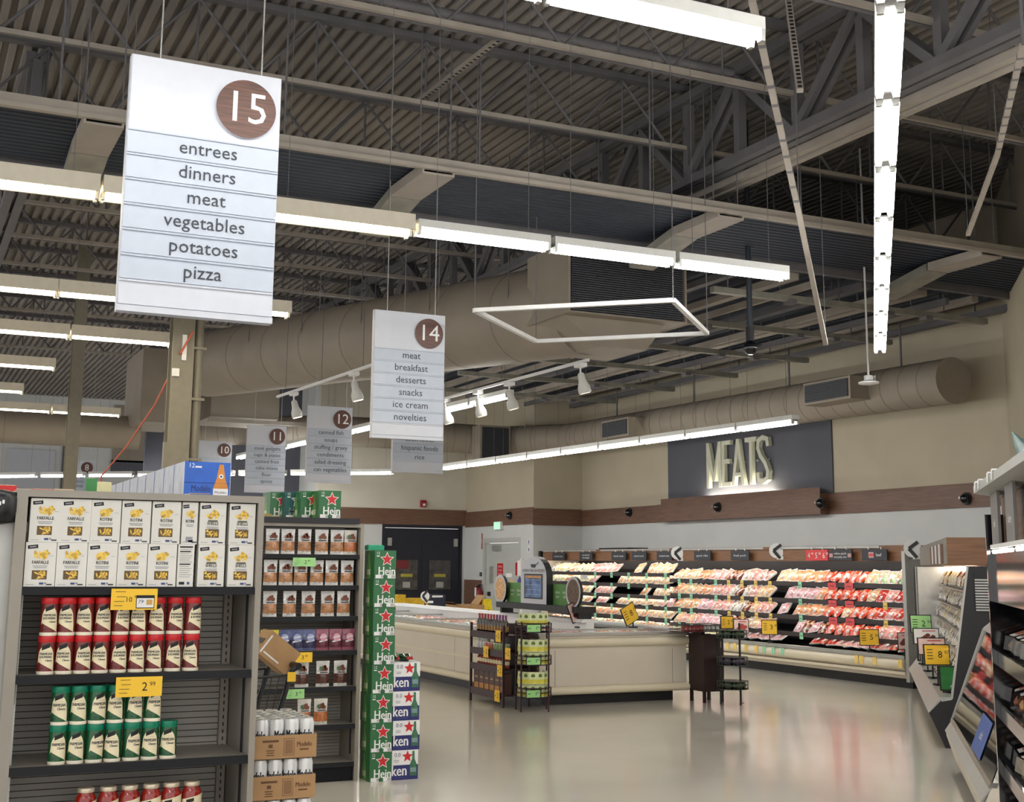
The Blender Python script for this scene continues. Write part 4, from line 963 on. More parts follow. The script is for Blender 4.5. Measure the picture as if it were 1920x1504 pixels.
def bottle():
    t0 = thing('beer_bottle', 'x', 'bottle')
    b = MB(); b.T = Matrix.Rotation(math.radians(90), 4, 'X'); b.lathe([(.028, 0), (.03, .004), (.03, .12), (.014, .16), (.012, .21), (.013, .225)], bg, 14); b.build('glass', t0)
    b = MB(); b.T = Matrix.Rotation(math.radians(90), 4, 'X'); b.lathe([(.014, .225), (.0145, .232), (.01, .236)], pm('cap_red', (170, 40, 36), .35), 12); b.build('cap', t0)
    b = MB(); b.T = Matrix.Rotation(math.radians(90), 4, 'X'); b.lathe([(.0303, .03), (.0303, .09)], pm('bottle_label', (196, 206, 176), .4), 14); b.build('label_band', t0)
    return t0
BO = Stock(bottle())
for i in range(3): BO.put((3.88 + i * .066, 10.5, .973), random.uniform(-.1, .1), 'green beer bottle lying on the short blue stack, %s from the left' % nth(i), 'green bottles on the short stack')

# ---- can trays
can_m = pm('can_white', (226, 226, 226), .3, metal=.2, var=.02)
def can():
    t0 = thing('beer_can', 'x', 'can'); r = .0322; h = .157
    b = MB(); b.lathe([(r * .8, 0), (r, .008), (r, .14), (r * .84, .155)], can_m, 16); R = r + .0005
    b.text('Modelo', .05, (0, 0, 0), ink_m, width=.076, bold=.0012, warp=lambda x, y: (R * math.sin(x / R), -R * math.cos(x / R), .092 + y))
    b.build('can_body', t0)
    b = MB(); b.lathe([(r * .84, .155), (r * .86, .158), (r * .78, .157)], alu_m, 16); b.disc((0, 0, .1572), r * .78, alu_m, 16, (1, 0, 0), (0, 1, 0)); b.box(-.006, .006, -.018, .004, .1575, .1585, chrome_m); b.build('can_top', t0)
    b = MB(); b.lathe([(r + .0004, .02), (r + .0004, .05)], pm('can_gold', (196, 150, 70), .35, metal=.5), 16); b.build('gold_band', t0)
    return t0
CN = Stock(can())
def tray():
    t0 = thing('cardboard_tray', 'x', 'tray'); w, d, h = .272, .405, .095; q = .003
    b = MB(); b.box(-w / 2, w / 2, 0, d, 0, q, card_m).box(-w / 2, w / 2, 0, q, q, h, card_m).box(-w / 2, w / 2, d - q, d, q, h, card_m).box(-w / 2, -w / 2 + q, q, d - q, q, h, card_m).box(w / 2 - q, w / 2, q, d - q, q, h, card_m); b.build('tray_body', t0)
    b = MB(); y = -.0008
    b.text('Modelo', .028, (w * .3, y, h * .58), cardd_m, width=.064, bold=.0008); b.decal(w * .3, h * .36, .04, .006, cardd_m, y)
    b.decal(.015, h * .5, .046, .07, cardd_m, y); b.decal(.015, h * .5, .042, .066, card_m, y - .0003); b.decal(.015, h * .5, .034, .056, pm('card_brown', (140, 104, 72), .7), y - .0006)
    b.decal(-w * .24, h * .76, .07, .009, cardd_m, y); b.decal(-w * .24, h * .55, .018, .014, cardd_m, y); b.decal(-w * .24, h * .36, .035, .004, cardd_m, y); b.decal(-w * .24, h * .26, .03, .004, cardd_m, y); b.decal(-w * .24, h * .16, .035, .004, cardd_m, y)
    b.build('front_print', t0); return t0
TR = Stock(tray())
TX, TY = 1.575, 5.50
pal = thing('wooden_pallet', 'wooden pallet under the stack of can trays', 'pallet', (TX, TY, 0))
wd_m = pm('pallet_wood', (170, 134, 92), .7, var=.2, scale=8)
b = MB()
for i in range(4): b.box(-.14, .14, i * .105, i * .105 + .09, .085, .104, wd_m)
b.build('deck_board', pal)
for x in (-.13, 0, .1):
    b = MB(); b.box(x, x + .03, 0, .405, 0, .085, wd_m); b.build('runner', pal)
for k in range(6):
    z = .105 + k * .1655
    TR.put((TX + k * .0, TY, z), 0, 'cardboard tray of white cans, %s from the floor' % nth(k), 'can trays in the stack')
    full = (k == 5)
    seen = [(r, c) for r in range(6) for c in range(4) if full or r == 0 or c == 3]
    for r, c in seen:
        CN.put((TX - .099 + c * .066, TY + .036 + r * .066, z + .0035), random.uniform(-.9, .9), ('white beer can in the %s tray, row %d, %s from the left' % ({5: 'topmost', 4: 'second highest', 3: 'third highest'}[k], r + 1, nth(c))) if k > 2 else 'white beer can in a low tray below the frame', 'white beer cans' if k > 2 else 'white beer cans in the low trays')

# ---- shopping cart with a cardboard box
cart = thing('shopping_cart', 'black wire shopping cart standing between the two end shelves', 'cart', (0, 0, 0))
wire_m = pm('cart_black', (20, 22, 28), .35)
cy0, cy1 = 8.35, 8.9
hx = atY(548, 1240, cy0).x
def P3(x, y, z): return Vector((x, y, z))
xa, xb = hx - .95, hx - .03
b = MB()
def side(y):
    T0, T1, B0, B1 = P3(xa, y, .98), P3(xb, y, 1.03), P3(xa + .14, y, .62), P3(xb - .1, y, .52)
    b.tube(T0, T1, .009, wire_m, 6); b.tube(B0, B1, .007, wire_m, 6); b.tube(T0, B0, .006, wire_m, 6); b.tube(T1, B1, .006, wire_m, 6)
    for i in range(1, 18): k = i / 18; b.tube(T0.lerp(T1, k), B0.lerp(B1, k), .003, wire_m, 4)
    for k in (.3, .62): b.tube(T0.lerp(B0, k), T1.lerp(B1, k), .004, wire_m, 4)
side(cy0); side(cy1)
for i in range(0, 15):
    k = i / 14; q = P3(xa + .14, cy0, .62).lerp(P3(xb - .1, cy0, .52), k); b.tube(q, q + Vector((0, cy1 - cy0, 0)), .003, wire_m, 4)
for i in range(9):
    y = cy0 + (cy1 - cy0) * i / 8; b.tube((xa, y, .98), (xa + .14, y, .62), .003, wire_m, 4)
b.build('wire_basket', cart)
b = MB()
for y in (cy0, cy1):
    b.path([(hx + .04, y, 1.08), (hx, y, 1.06), (hx - .16, y, .5), (hx - .25, y, .18), (xa + .1, y, .15)], .018, wire_m, 8)
b.tube((xa + .1, cy0, .15), (xa + .1, cy1, .15), .014, wire_m, 6); b.tube((hx - .25, cy0, .18), (hx - .25, cy1, .18), .014, wire_m, 6)
for y in (cy0, cy1): b.tube((xa + .3, y, .15), (xa + .2, y, .6), .012, wire_m, 6)
b.build('frame', cart)
b = MB(); b.tube((hx + .04, cy0 - .02, 1.085), (hx + .04, cy1 + .02, 1.085), .022, wire_m, 10); b.build('handle', cart)
b = MB(); b.box(hx - .035, hx + .02, cy0 - .026, cy0 - .02, .99, 1.05, yellow_m); b.build('yellow_label', cart)
for x in (xa + .15, hx - .25):
    for y in (cy0, cy1):
        b = MB(); b.tube((x, y - .02, .06), (x, y + .02, .06), .058, ink_m, 14); b.box(x - .01, x + .01, y - .026, y - .022, .06, .16, wire_m); b.box(x - .01, x + .01, y + .022, y + .026, .06, .16, wire_m); b.build('wheel', cart)
c0 = atY(514, 1222, 8.6); t0 = thing('cardboard_box', 'brown cardboard box tipped over in the black shopping cart', 'box', (c0.x, 8.6, c0.z))
b = MB(); b.T = Matrix.Rotation(math.radians(38), 4, 'Y'); b.box(-.125, .125, -.12, .12, -.085, .085, card_m); b.build('carton', t0)
b = MB(); b.T = Matrix.Rotation(math.radians(38), 4, 'Y'); b.box(-.127, -.125, -.1, .1, -.02, .02, ink_m); b.box(-.09, .04, -.1215, -.12, -.06, -.05, white_m); b.box(-.112, -.1, -.1215, -.12, -.07, .06, white_m); b.build('tape', t0)
for i, (x, y, z, w, h) in enumerate(((hx - .75, 8.5, .61, .16, .16), (hx - .55, 8.7, .6, .14, .13), (hx - .36, 8.5, .57, .15, .14))):
    b = MB(); b.box(x - w / 2, x + w / 2, y - .08, y + .08, z, z + h, pm('carton_dark', (50, 48, 50), .5)); b.box(x - w * .35, x + w * .35, y - .082, y - .08, z + h * .2, z + h * .5, greytxt_m)
    tag(b.build('grocery_carton'), 'dark carton lying in the shopping cart, %s from the left' % nth(i), 'carton', 'cartons in the cart')
# ================================================================== ISLAND FREEZER
IX0, IX1, IY0, IY1 = 7.47, 9.66, 14.78, 23.2
isl = thing('island_freezer', 'long cream open-top island freezer in the middle of the floor', 'freezer', (0, 0, 0))
b = MB(); b.box(IX0 + .14, IX1 - .14, IY0 + .12, IY1 - .1, 0, .14, black_m); b.build('base_kick', isl)
b = MB(); b.box(IX0, IX0 + .06, IY0, IY1, .14, .86, case_m).box(IX1 - .06, IX1, IY0, IY1, .14, .86, case_m).box(IX0 + .06, IX1 - .06, IY0, IY0 + .06, .14, .86, case_m).box(IX0 + .06, IX1 - .06, IY1 - .06, IY1, .14, .86, case_m)
b.box(IX0 + .06, IX1 - .06, IY0 + .06, IY1 - .06, .14, .2, case_m); b.box(IX0 - .006, IX0, IY0 + .05, IY1, .45, .475, bump_m)
for y in (17.5, 20.2): b.box(IX0 - .002, IX0, y, y + .006, .2, .8, ductd_m)
b.box(IX1 - .22, IX1 - .215, IY0 - .002, IY0, .2, .68, ductd_m); b.box(IX0 + .22, IX0 + .225, IY0 - .002, IY0, .2, .68, ductd_m)
b.build('body_panel', isl)
def ring(z0, z1, out):
    b = MB(); zc = (z0 + z1) / 2; r = (z1 - z0) / 2
    pr = [(out * math.cos(a), zc + r * math.sin(a)) for a in [math.pi * (-.5 + i / 8) for i in range(9)]]
    b.prism([(IY0 - y, z) for y, z in pr], IX0 - out * .3, IX1 + out * .3, bump_m, 'x', True)
    b.prism([(IX0 - x, z) for x, z in pr], IY0 - out * .3, IY1, bump_m, 'y', True); b.prism([(IX1 + x, z) for x, z in pr], IY0 - out * .3, IY1, bump_m, 'y', True)
    return b
ring(.13, .235, .06).build('lower_bumper', isl); ring(.715, .83, .055).build('upper_bumper', isl)
b = MB(); w = .13
for x0, x1, y0, y1 in ((IX0 - .02, IX0 + w, IY0 - .02, IY1), (IX1 - w, IX1 + .02, IY0 - .02, IY1), (IX0 + w, IX1 - w, IY0 - .02, IY0 + w), (IX0 + w, IX1 - w, IY1 - w, IY1)): b.box(x0, x1, y0, y1, .86, .895, alu_m)
for x in (IX1 - w - .03,): b.tube((x + .02, IY0 + w, .925), (x + .02, IY1 - w, .925), .022, white_m, 10)
b.build('top_rim', isl)
b = MB(); b.box(IX0 + .06, IX1 - .06, IY0 + .06, IY1 - .06, .2, .83, white_m); b.build('inner_well', isl)
b = MB(); b.box(8.64, 8.76, IY0 + .9, IY1 - .1, .831, .98, white_m); b.prism([(8.56, .98), (8.84, .98), (8.8, 1.02), (8.6, 1.02)], IY0 + .9, IY1 - .1, white_m, 'y'); b.build('centre_divider', isl)
for y in (15.4, 17.2, 19.0, 20.8, 22.4): b = MB(); b.box(IX0 + w, IX1 - w, y, y + .03, .885, .91, alu_m); b.build('lid_bar', isl)
b = MB(); b.box(IX0 - .01, IX0 + .1, IY0 - .08, IY0 - .001, .03, .17, black_m); b.build('socket_box', isl)

# ---- meat packs
film = dict(rough=.22, coat=.5)
def meat_pack(key, rgb, tray_c, w=.17, d=.22, hgt=.035, lumps=3, rgb2=None):
    t0 = thing('meat_pack', 'x', 'meat pack')
    mt = pm('meat_' + key, rgb, .25, var=.35, scale=28, coat=.4); m2 = pm('meat2_' + key, rgb2, .25, var=.3, scale=28, coat=.4) if rgb2 else mt; tm = pm('tray_' + tray_c, {'w': (232, 230, 226), 'k': (28, 28, 30), 'p': (238, 200, 196)}[tray_c], .4)
    b = MB(); b.prism([(-d / 2 + .015, 0), (d / 2 - .015, 0), (d / 2, .022), (-d / 2, .022)], -w / 2, w / 2, tm, 'x'); b.build('foam_tray', t0)
    b = MB(); rnd = random.Random(key)
    nx, ny = 7, 7
    g = []
    for j in range(ny):
        for i in range(nx):
            u, v = i / (nx - 1), j / (ny - 1); e = min(u, 1 - u, v, 1 - v) * 4
            z = .02 + (hgt * (.55 + .45 * abs(math.sin(lumps * math.pi * u + .6 * v))) + rnd.uniform(-.005, .005)) * min(1, e)
            g.append(((u - .5) * w * .93, (v - .5) * d * .93, z))
    for k in range(2):
        fs = [(j * nx + i, j * nx + i + 1, (j + 1) * nx + i + 1, (j + 1) * nx + i) for j in range(ny - 1) for i in range(nx - 1) if ((i * 3 // nx + j // 4) % 2 == k) or not rgb2]
        if rgb2 or k == 0: b.add(g, fs, mt if k == 0 else m2, True)
    b.build('wrapped_meat', t0)
    b = MB(); b.box(w * .1, w * .36, -d * .36, -d * .12, .02 + hgt, .0215 + hgt, white_m); b.box(w * .14, w * .3, -d * .3, -d * .26, .0215 + hgt, .022 + hgt, ink_m); b.build('price_label', t0)
    return t0
KIND = {}
for key, rgb, tr, kw in (('peach', (240, 190, 150), 'w', {}), ('orange', (230, 160, 116), 'w', dict(lumps=4)), ('pink', (238, 166, 158), 'w', dict(lumps=2)), ('rose', (232, 178, 186), 'w', dict(lumps=1)),
                     ('red', (206, 72, 62), 'w', dict(lumps=2)), ('scarlet', (236, 74, 44), 'k', dict(lumps=1, rgb2=(240, 168, 150))), ('dark', (120, 60, 52), 'k', dict(lumps=4, rgb2=(206, 160, 120))), ('cream', (240, 224, 172), 'w', dict(lumps=5)),
                     ('green', (176, 206, 160), 'w', dict(lumps=3, rgb2=(238, 176, 160))), ('white', (226, 222, 214), 'w', dict(lumps=2, rgb2=(190, 170, 150))), ('black', (60, 54, 54), 'k', dict(lumps=3, rgb2=(200, 190, 180)))):
    KIND[key] = Stock(meat_pack(key, rgb, tr, **kw))
CN_ = {'peach': 'peach-coloured chicken', 'orange': 'orange chicken', 'pink': 'pink meat', 'rose': 'pale rose pork', 'red': 'red beef', 'scarlet': 'bright red-banded meat', 'dark': 'dark cured meat', 'cream': 'cream-coloured sausage', 'green': 'green-labelled meat', 'white': 'white-wrapped food', 'black': 'black-trayed food'}
def put_pack(kind, M_, label, group, name='meat_pack'):
    o = KIND[kind].put((0, 0, 0), 0, label, group); o.matrix_world = M_; o.name = name; return o

# packs lying in the island
n = 0
for side, xs in (('left', (7.68, 7.9, 8.12, 8.34)), ('right', (8.87, 9.1, 9.4))):
    for j in range(22):
        y = 15.05 + j * .29
        for k, x in enumerate(xs):
            if y > 15.7 or True:
                if (side == 'right' and j > 3) or (j > 6 and k < 2): continue
                kd = random.choice(('peach', 'orange', 'pink', 'pink', 'rose', 'white'))
                put_pack(kd, Matrix.Translation((x, y, .832)) , '%s pack in the %s freezer well, row %d, place %d' % (CN_[kd], side, j + 1, k + 1), 'packs in the island freezer', 'frozen_pack')

# ---- display on the island
dz = thing('island_display', 'green banner display with white arched photo panel standing on the island freezer', 'display', (8.7, 17.1, 1.02))
b = MB(); b.box(-.16, .16, -1.3, 1.3, .08, .165, black_m); b.box(-.1, .1, -1.28, -1.22, 0, .08, black_m); b.box(-.1, .1, 1.22, 1.28, 0, .08, black_m); b.build('shelf_base', dz)
ban_m = pm('banner_green', (92, 142, 74), .5, var=.04); fr_m = pm('frozen_photo', (84, 112, 160), .35, var=.6, scale=9); food1 = pm('bowl_food', (214, 170, 120), .5, var=.4, scale=40); food2 = pm('bowl_food2', (96, 74, 56), .5, var=.6, scale=50)
b = MB(); b.box(-.05, -.02, -1.2, 1.15, .165, .46, ban_m)
for y in (.95, .72, .5, -.55, -.78, -1.0):
    b.text('FRESH', .05, (-.0515, y, .34), white_m, xd=(0, -1, 0), width=.13); b.text('NEW', .05, (-.0515, y, .28), white_m, xd=(0, -1, 0), width=.1)
b.build('green_banner', dz)
prof = [(-.42, .17), (.42, .17), (.42, .56)] + [(.42 * math.cos(a), .56 + .29 * math.sin(a)) for a in [math.pi * i / 12 for i in range(1, 12)]] + [(-.42, .56)]
b = MB(); b.prism(prof, -.16, -.06, black_m, 'x'); b.add([(-.162, y, z) for y, z in prof], [tuple(range(len(prof) - 1, -1, -1))], sign_m)
b.box(-.166, -.162, -.3, .3, .24, .6, black_m); b.box(-.168, -.166, -.27, .27, .26, .58, fr_m)
for k in range(4): b.box(-.17, -.168, -.24, .24, .3 + k * .07, .304 + k * .07, pm('photo_light', (190, 206, 226), .4))
b.box(-.17, -.168, -.26, .26, .54, .575, pm('photo_orange', (206, 150, 90), .5, var=.3)); b.text('A FRESH TAKE ON FROZEN', .06, (-.164, 0, .645), txt_m, xd=(0, -1, 0), width=.72)
b.add([(-.164, .1, .74), (-.164, -.1, .74), (-.164, -.06, .69), (-.164, .06, .69)], [(0, 1, 2, 3)], txt_m); b.bar((-.164, -.1, .74), (-.164, -.17, .765), .004, .012, txt_m)
b.build('arched_panel', dz)
for y, f, lab in ((1.22, food1, 'pale food'), (-1.17, food2, 'dark food')):
    b = MB(); b.tube((-.09, y, .36), (-.13, y, .36), .215, black_m, 24); b.disc((-.1315, y, .36), .215, sign_m, 24, (0, -1, 0), (0, 0, 1)); b.disc((-.1325, y, .36), .18, f, 24, (0, -1, 0), (0, 0, 1)); b.box(-.125, -.1, y - .36, y - .2, .54, .6, white_m); b.build('bowl_cutout', dz)

def tilt_sign(p, w, h, mat, lab, big=None, small=None, art=None, rz=-.45, tilt=-.25, post=.12, roll=0.0, frame=black_m):
    t0 = thing('tilted_price_board', lab, 'price board', p, rz, 'framed price boards')
    b = MB(); b.box(-.04, .04, -.05, .05, 0, .02, black_m); b.tube((0, 0, .02), (0, 0, post), .01, black_m, 8); b.build('stand', t0)
    M0 = Matrix.Translation((0, 0, post)) @ Matrix.Rotation(roll, 4, 'Y') @ Matrix.Rotation(tilt, 4, 'X')
    b = MB(); b.T = M0; b.box(-w / 2, w / 2, -.006, .006, 0, h, frame); b.box(-w / 2 + .012, w / 2 - .012, -.008, -.006, .012, h - .012, mat); y = -.0092
    if big: b.text(big, h * .46, (w * .12, y, h * .5), ink_m); b.text(small, h * .24, (w * .12 + h * .33, y, h * .6), ink_m)
    if big:
        for k in range(4): b.decal(-w * .27, h * (.74 - .14 * k), w * .22, h * .035, ink_m, y)
    if art:
        for k in range(5): b.disc((w * (-.15 + .1 * k), y - k * .0003, h * (.45 + .1 * (k % 3 - 1))), h * .16, art, 12, ry=h * .12)
        b.decal(w * .1, h * .82, w * .5, h * .05, red_m, y)
    b.build('framed_card', t0); return t0
bd_pink = pm('card_pink', (226, 196, 188), .5); art_m = pm('meat_art', (176, 60, 50), .4, var=.4, scale=60); artd = pm('meat_art_dark', (110, 50, 42), .4, var=.4, scale=60)
p = atZ(1086, 1177, .9); tilt_sign((p.x, p.y, .896), .26, .27, bd_pink, 'framed pink meat picture board tilted on the island front, left of the yellow one', art=artd, rz=.3, tilt=-.15, post=.1, roll=-.35)
p = atZ(1187, 1177, .9); tilt_sign((p.x, p.y, .896), .28, .26, yellow_m, 'framed yellow board tilted on the front rim of the island freezer', '8', '77', rz=.3, tilt=-.15, post=.07, roll=-.4)

# ================================================================== RACKS
# tall narrow rack leaning on the island's left side, facing left
rk = thing('display_rack', 'dark maroon display rack with wine and snacks against the left side of the island', 'rack', (0, 0, 0))
mar = pm('maroon_metal', (52, 22, 26), .45)
ry0, ry1, rx0, rx1 = 14.8, 15.8, 6.98, 7.33
b = MB()
for x in (rx0, rx1):
    for y in (ry0, ry1): b.box(x - .014, x + .014, y - .014, y + .014, 0, 1.0, mar)
b.build('post_frame', rk)
RL = [.17, .47, .71, .93]
RL = [atX(930, y, 7.0).z for y in (1300, 1252, 1222, 1190)]
for z in RL:
    b = MB(); b.box(rx0, rx1, ry0, ry1, z - .02, z, mar); b.box(rx0 - .01, rx0, ry0, ry1, z - .06, z + .025, mar); b.build('rack_shelf', rk)
b = MB(); b.box(rx1 - .01, rx1, ry0, ry1, .1, 1.0, mar); b.build('rack_back', rk)
def wine(c):
    t0 = thing('wine_bottle', 'x', 'bottle'); b = MB(); b.lathe([(.035, 0), (.037, .005), (.037, .14), (.014, .18), (.014, .2)], pm('wine_glass', (34, 16, 18), .12, coat=.6), 12); b.build('glass', t0)
    b = MB(); b.lathe([(.0145, .18), (.0155, .24), (.012, .243)], pm('wine_cap_%d' % c[0], c, .35), 10); b.build('cap', t0)
    b = MB(); b.lathe([(.0373, .04), (.0373, .1)], pm('wine_label', (150, 110, 60), .4, var=.4, scale=60), 12); b.build('label_band', t0); return t0
WR, WP = Stock(wine((150, 34, 40))), Stock(wine((104, 34, 96)))
for i in range(10): (WR if i < 6 else WP).put((7.06 + .07 * 0, 15.72 - i * .09, RL[3] + .001), 0, '%s-capped wine bottle on the top rack shelf, %s from the left' % ('red' if i < 6 else 'purple', nth(i)), 'wine bottles on the maroon rack')
def cup(key, c):
    t0 = thing('snack_cup', 'x', 'cup'); b = MB(); b.lathe([(.03, 0), (.038, .09)], pm('cup_' + key, c, .4, var=.3, scale=40), 12); b.build('cup_body', t0)
    b = MB(); b.lathe([(.04, .09), (.04, .1), (.035, .103)], pm('cup_lid', (216, 214, 210), .4), 12); b.build('lid', t0); return t0
CU = {k: Stock(cup(k, c)) for k, c in (('white', (206, 208, 214)), ('pink', (206, 120, 112)), ('green', (150, 176, 126)))}
for i in range(11):
    k = 'white' if i < 3 else 'pink' if i < 6 else 'green'
    CU[k].put((7.06, 15.7 - i * .083, RL[2] + .001), 0, '%s snack cup on the second rack shelf, %s from the left' % (k, nth(i)), 'snack cups on the maroon rack')
for i in range(4): CU['white'].put((7.06, 15.7 - i * .083, RL[2] + .105), 0, 'white snack cup stacked on top on the second rack shelf, %s from the left' % nth(i), 'snack cups on the maroon rack')
def flask():
    t0 = thing('sauce_bottle', 'x', 'bottle'); b = MB(); b.lathe([(.03, 0), (.034, .01), (.034, .1), (.012, .13), (.012, .15)], pm('flask_red', (150, 70, 60), .3, var=.5, scale=40), 12); b.build('bottle_body', t0)
    b = MB(); b.lathe([(.013, .15), (.013, .17), (.01, .172)], white_m, 10); b.build('cap', t0)
    b = MB(); b.lathe([(.0345, .04), (.0345, .085)], cream_lab, 12); b.build('label_band', t0); return t0
FL = Stock(flask())
for i in range(11): FL.put((7.06, 15.7 - i * .083, RL[1] + .001), 0, 'small red sauce bottle on the third rack shelf, %s from the left' % nth(i), 'sauce bottles on the maroon rack')
def brownbox():
    t0 = thing('tall_carton', 'x', 'carton'); b = MB(); b.box(-.045, .045, -.075, .075, 0, .25, pm('brown_carton', (82, 54, 46), .5)); b.build('carton_body', t0)
    b = MB(); b.box(-.0456, -.045, -.06, .06, .02, .09, pm('carton_gold', (186, 130, 70), .5, var=.4, scale=30)); b.box(-.0456, -.045, -.04, .04, .15, .17, pm('carton_line', (170, 140, 110), .5)); b.build('front_print', t0); return t0
BX = Stock(brownbox())
for i in range(6): BX.put((7.05, 15.68 - i * .16, RL[0] + .001), 0, 'tall brown carton on the lowest rack shelf, %s from the left' % nth(i), 'brown cartons on the maroon rack')
for i, (x, y) in enumerate(((934, 1193), (911, 1222), (952, 1226), (937, 1258), (932, 1305))):
    p = atX(x, y, 6.955); t0 = thing('price_tag', 'small yellow price tag on the maroon rack, %s from the top' % nth(i), 'price tag', (6.955, p.y, p.z), 0, 'yellow tags on the maroon rack')
    b = MB(); b.box(-.002, .0, -.075, .075, -.07, .07, yellow_m); b.build('card', t0)
    b = MB(); b.text('2', .09, (-.003, -.02, 0), ink_m, xd=(0, -1, 0)); b.decal(0, 0, .001, .001, ink_m, 0); b.box(-.003, -.002, .03, .06, -.005, .005, ink_m); b.build('printing', t0)
# wire spinner rack with yellow-green packets
def wire_basket(b, c, r, z0, z1, m_, n=24):
    for z in (z0, z1, (z0 + z1) / 2): b.lathe([(r - .004, z - .004), (r + .004, z), (r - .004, z + .004)], m_, n, c)
    for i in range(n): t = 2 * math.pi * i / n; b.tube((c[0] + r * math.cos(t), c[1] + r * math.sin(t), z0), (c[0] + r * math.cos(t), c[1] + r * math.sin(t), z1), .003, m_, 4)
    b.lathe([(r, z0), (r, z0 + .004)], m_, n, c)
sp = atZ(990, 1326); SCX, SCY = 7.2, 14.42
sr = thing('wire_spinner_rack', 'round wire rack of yellow-green packets at the left front corner of the island', 'rack', (SCX, SCY, 0))
TZ = [atY(990, y, SCY - .1).z for y in (1308, 1247, 1186)]
for z in TZ:
    b = MB(); wire_basket(b, (0, 0, 0), .225, z, z + .11, mar); b.build('wire_basket', sr)
b = MB()
for t in (.3, 2.2, 3.6, 5.2): b.tube((.235 * math.cos(t), .235 * math.sin(t), 0), (.235 * math.cos(t), .235 * math.sin(t), TZ[2] + .13), .011, mar, 6)
b.build('post_frame', sr)
def packet():
    t0 = thing('snack_packet', 'x', 'packet'); w, d, h = .1, .05, .145
    b = MB(); b.prism([(-d / 2, 0), (d / 2, 0), (d * .3, h), (-d * .3, h)], -w / 2, w / 2, pm('packet_pale', (206, 214, 168), .4, var=.2, scale=30), 'x'); b.build('packet_body', t0)
    b = MB(); y = lambda z: -d / 2 + z / h * d * .2 - .001
    b.quad((-w / 2, y(.01), .01), (w / 2, y(.01), .01), (w / 2, y(.06), .06), (-w / 2, y(.06), .06), pm('packet_yellow', (214, 206, 74), .4, var=.15)); b.disc((0, y(.1), .1), .026, pm('packet_green', (94, 116, 52), .4, var=.4, scale=60), 12); b.build('front_print', t0); return t0
PK = Stock(packet()); n = 0
for lv, z in enumerate(TZ):
    for st in range(2 if lv < 2 else 1):
        for i in range(8):
            a = -math.pi / 2 + (i - 3.5) * .5 - .2
            PK.put((SCX + .165 * math.cos(a), SCY + .165 * math.sin(a), z + .006 + st * .15 + (.08 if lv == 2 else 0)), a + math.pi / 2, 'yellow-green packet in the %s wire basket, %s layer, %s from the left' % (('lowest', 'middle', 'top')[lv], 'upper' if st else 'lower', nth(i)), 'yellow-green packets on the wire rack')
    b = MB(); t0 = thing('price_tag', 'green price tag on the %s basket of the wire rack' % ('lowest', 'middle', 'top')[lv], 'price tag', (SCX - .1, SCY - .245, z + .005), -.1, 'green tags on the wire rack')
    b.box(-.11, .08, -.003, 0, 0, .1, black_m); b.box(-.1, .07, -.005, -.003, .008, .092, green_t_m); b.build('card', t0)
    b = MB(); b.text('1', .06, (.02, -.006, .05), ink_m); b.text('99', .03, (.045, -.006, .06), ink_m); b.decal(-.07, .05, .04, .01, pm('tag_dkgreen', (40, 130, 60), .5), -.006); b.build('printing', t0)
if TZ[2] > 0:
    b = MB(); b.lathe([(.1, TZ[2] + .006), (.1, TZ[2] + .084)], mar, 12); b.build('inner_riser', sr)
# dark cabinet and wire baskets right of the island
cab = thing('display_cabinet', 'dark brown upright display cabinet standing at the right end of the island front', 'cabinet', (9.74, 14.55, 0))
cbm = pm('cabinet_brown', (44, 24, 24), .5)
b = MB(); b.box(-.06, .25, -.16, .2, .14, .86, cbm); b.box(.13, .135, -.162, -.16, .16, .84, ink_m); b.build('cabinet_body', cab)
for x in (-.04, .23):
    for y in (-.13, .17):
        b = MB(); b.box(x - .018, x + .018, y - .018, y + .018, 0, .14, cbm); b.build('leg', cab)
b = MB(); b.box(.19, .205, -.17, -.16, .7, .78, chrome_m); b.build('handle', cab)
b = MB(); b.box(-.36, .26, -.17, .2, .9, .905, cbm)
for z in (.93, .99): b.path([(-.36, -.17, z), (.26, -.17, z), (.26, .2, z), (-.36, .2, z), (-.36, -.17, z)], .006, cbm)
for i in range(10): b.tube((-.36 + i * .068, -.17, .9), (-.36 + i * .068, -.17, .99), .004, cbm, 4)
b.box(-.06, .0, -.1, .1, .86, .9, cbm); b.build('top_tray', cab)
def jarred(c, key):
    t0 = thing('spice_packet', 'x', 'packet'); b = MB(); b.box(-.028, .028, -.03, .03, 0, .075, pm('spice_' + key, c, .4, var=.4, scale=40)); b.build('packet_body', t0)
    b = MB(); b.box(-.022, .022, -.0308, -.03, .02, .055, white_m if key == 'grey' else pm('spice_lab', (190, 120, 110), .5)); b.build('front_print', t0); return t0
SRd, SGy = Stock(jarred((140, 40, 44), 'red')), Stock(jarred((170, 170, 172), 'grey'))
for i in range(9): (SRd if i < 5 else SGy).put((9.43 + i * .063, 14.46, .906), 0, '%s packet in the tray on the cabinet, %s from the left' % ('red' if i < 5 else 'grey', nth(i)), 'packets in the cabinet tray')
wr = thing('wire_basket_stand', 'black wire stand with three round baskets in front of the meat case', 'rack', (9.92, 14.1, 0))
b = MB(); b.tube((.05, -.1, 0), (.05, -.1, 1.03), .014, black_m, 8); b.tube((-.12, .1, 0), (-.12, .1, .9), .01, black_m, 6); b.tube((.2, .1, 0), (.2, .1, .25), .008, black_m, 6); b.tube((.2, .1, .0), (.23, .08, .0), .008, black_m, 6); b.build('post_frame', wr)
wg = pm('wire_grey', (92, 96, 92), .4, metal=.5)
for z, lab in ((.2, 'low'), (.5, 'mid'), (.84, 'top')):
    b = MB(); wire_basket(b, (0, 0, 0), .2, z, z + .1, wg); b.build('wire_basket', wr)
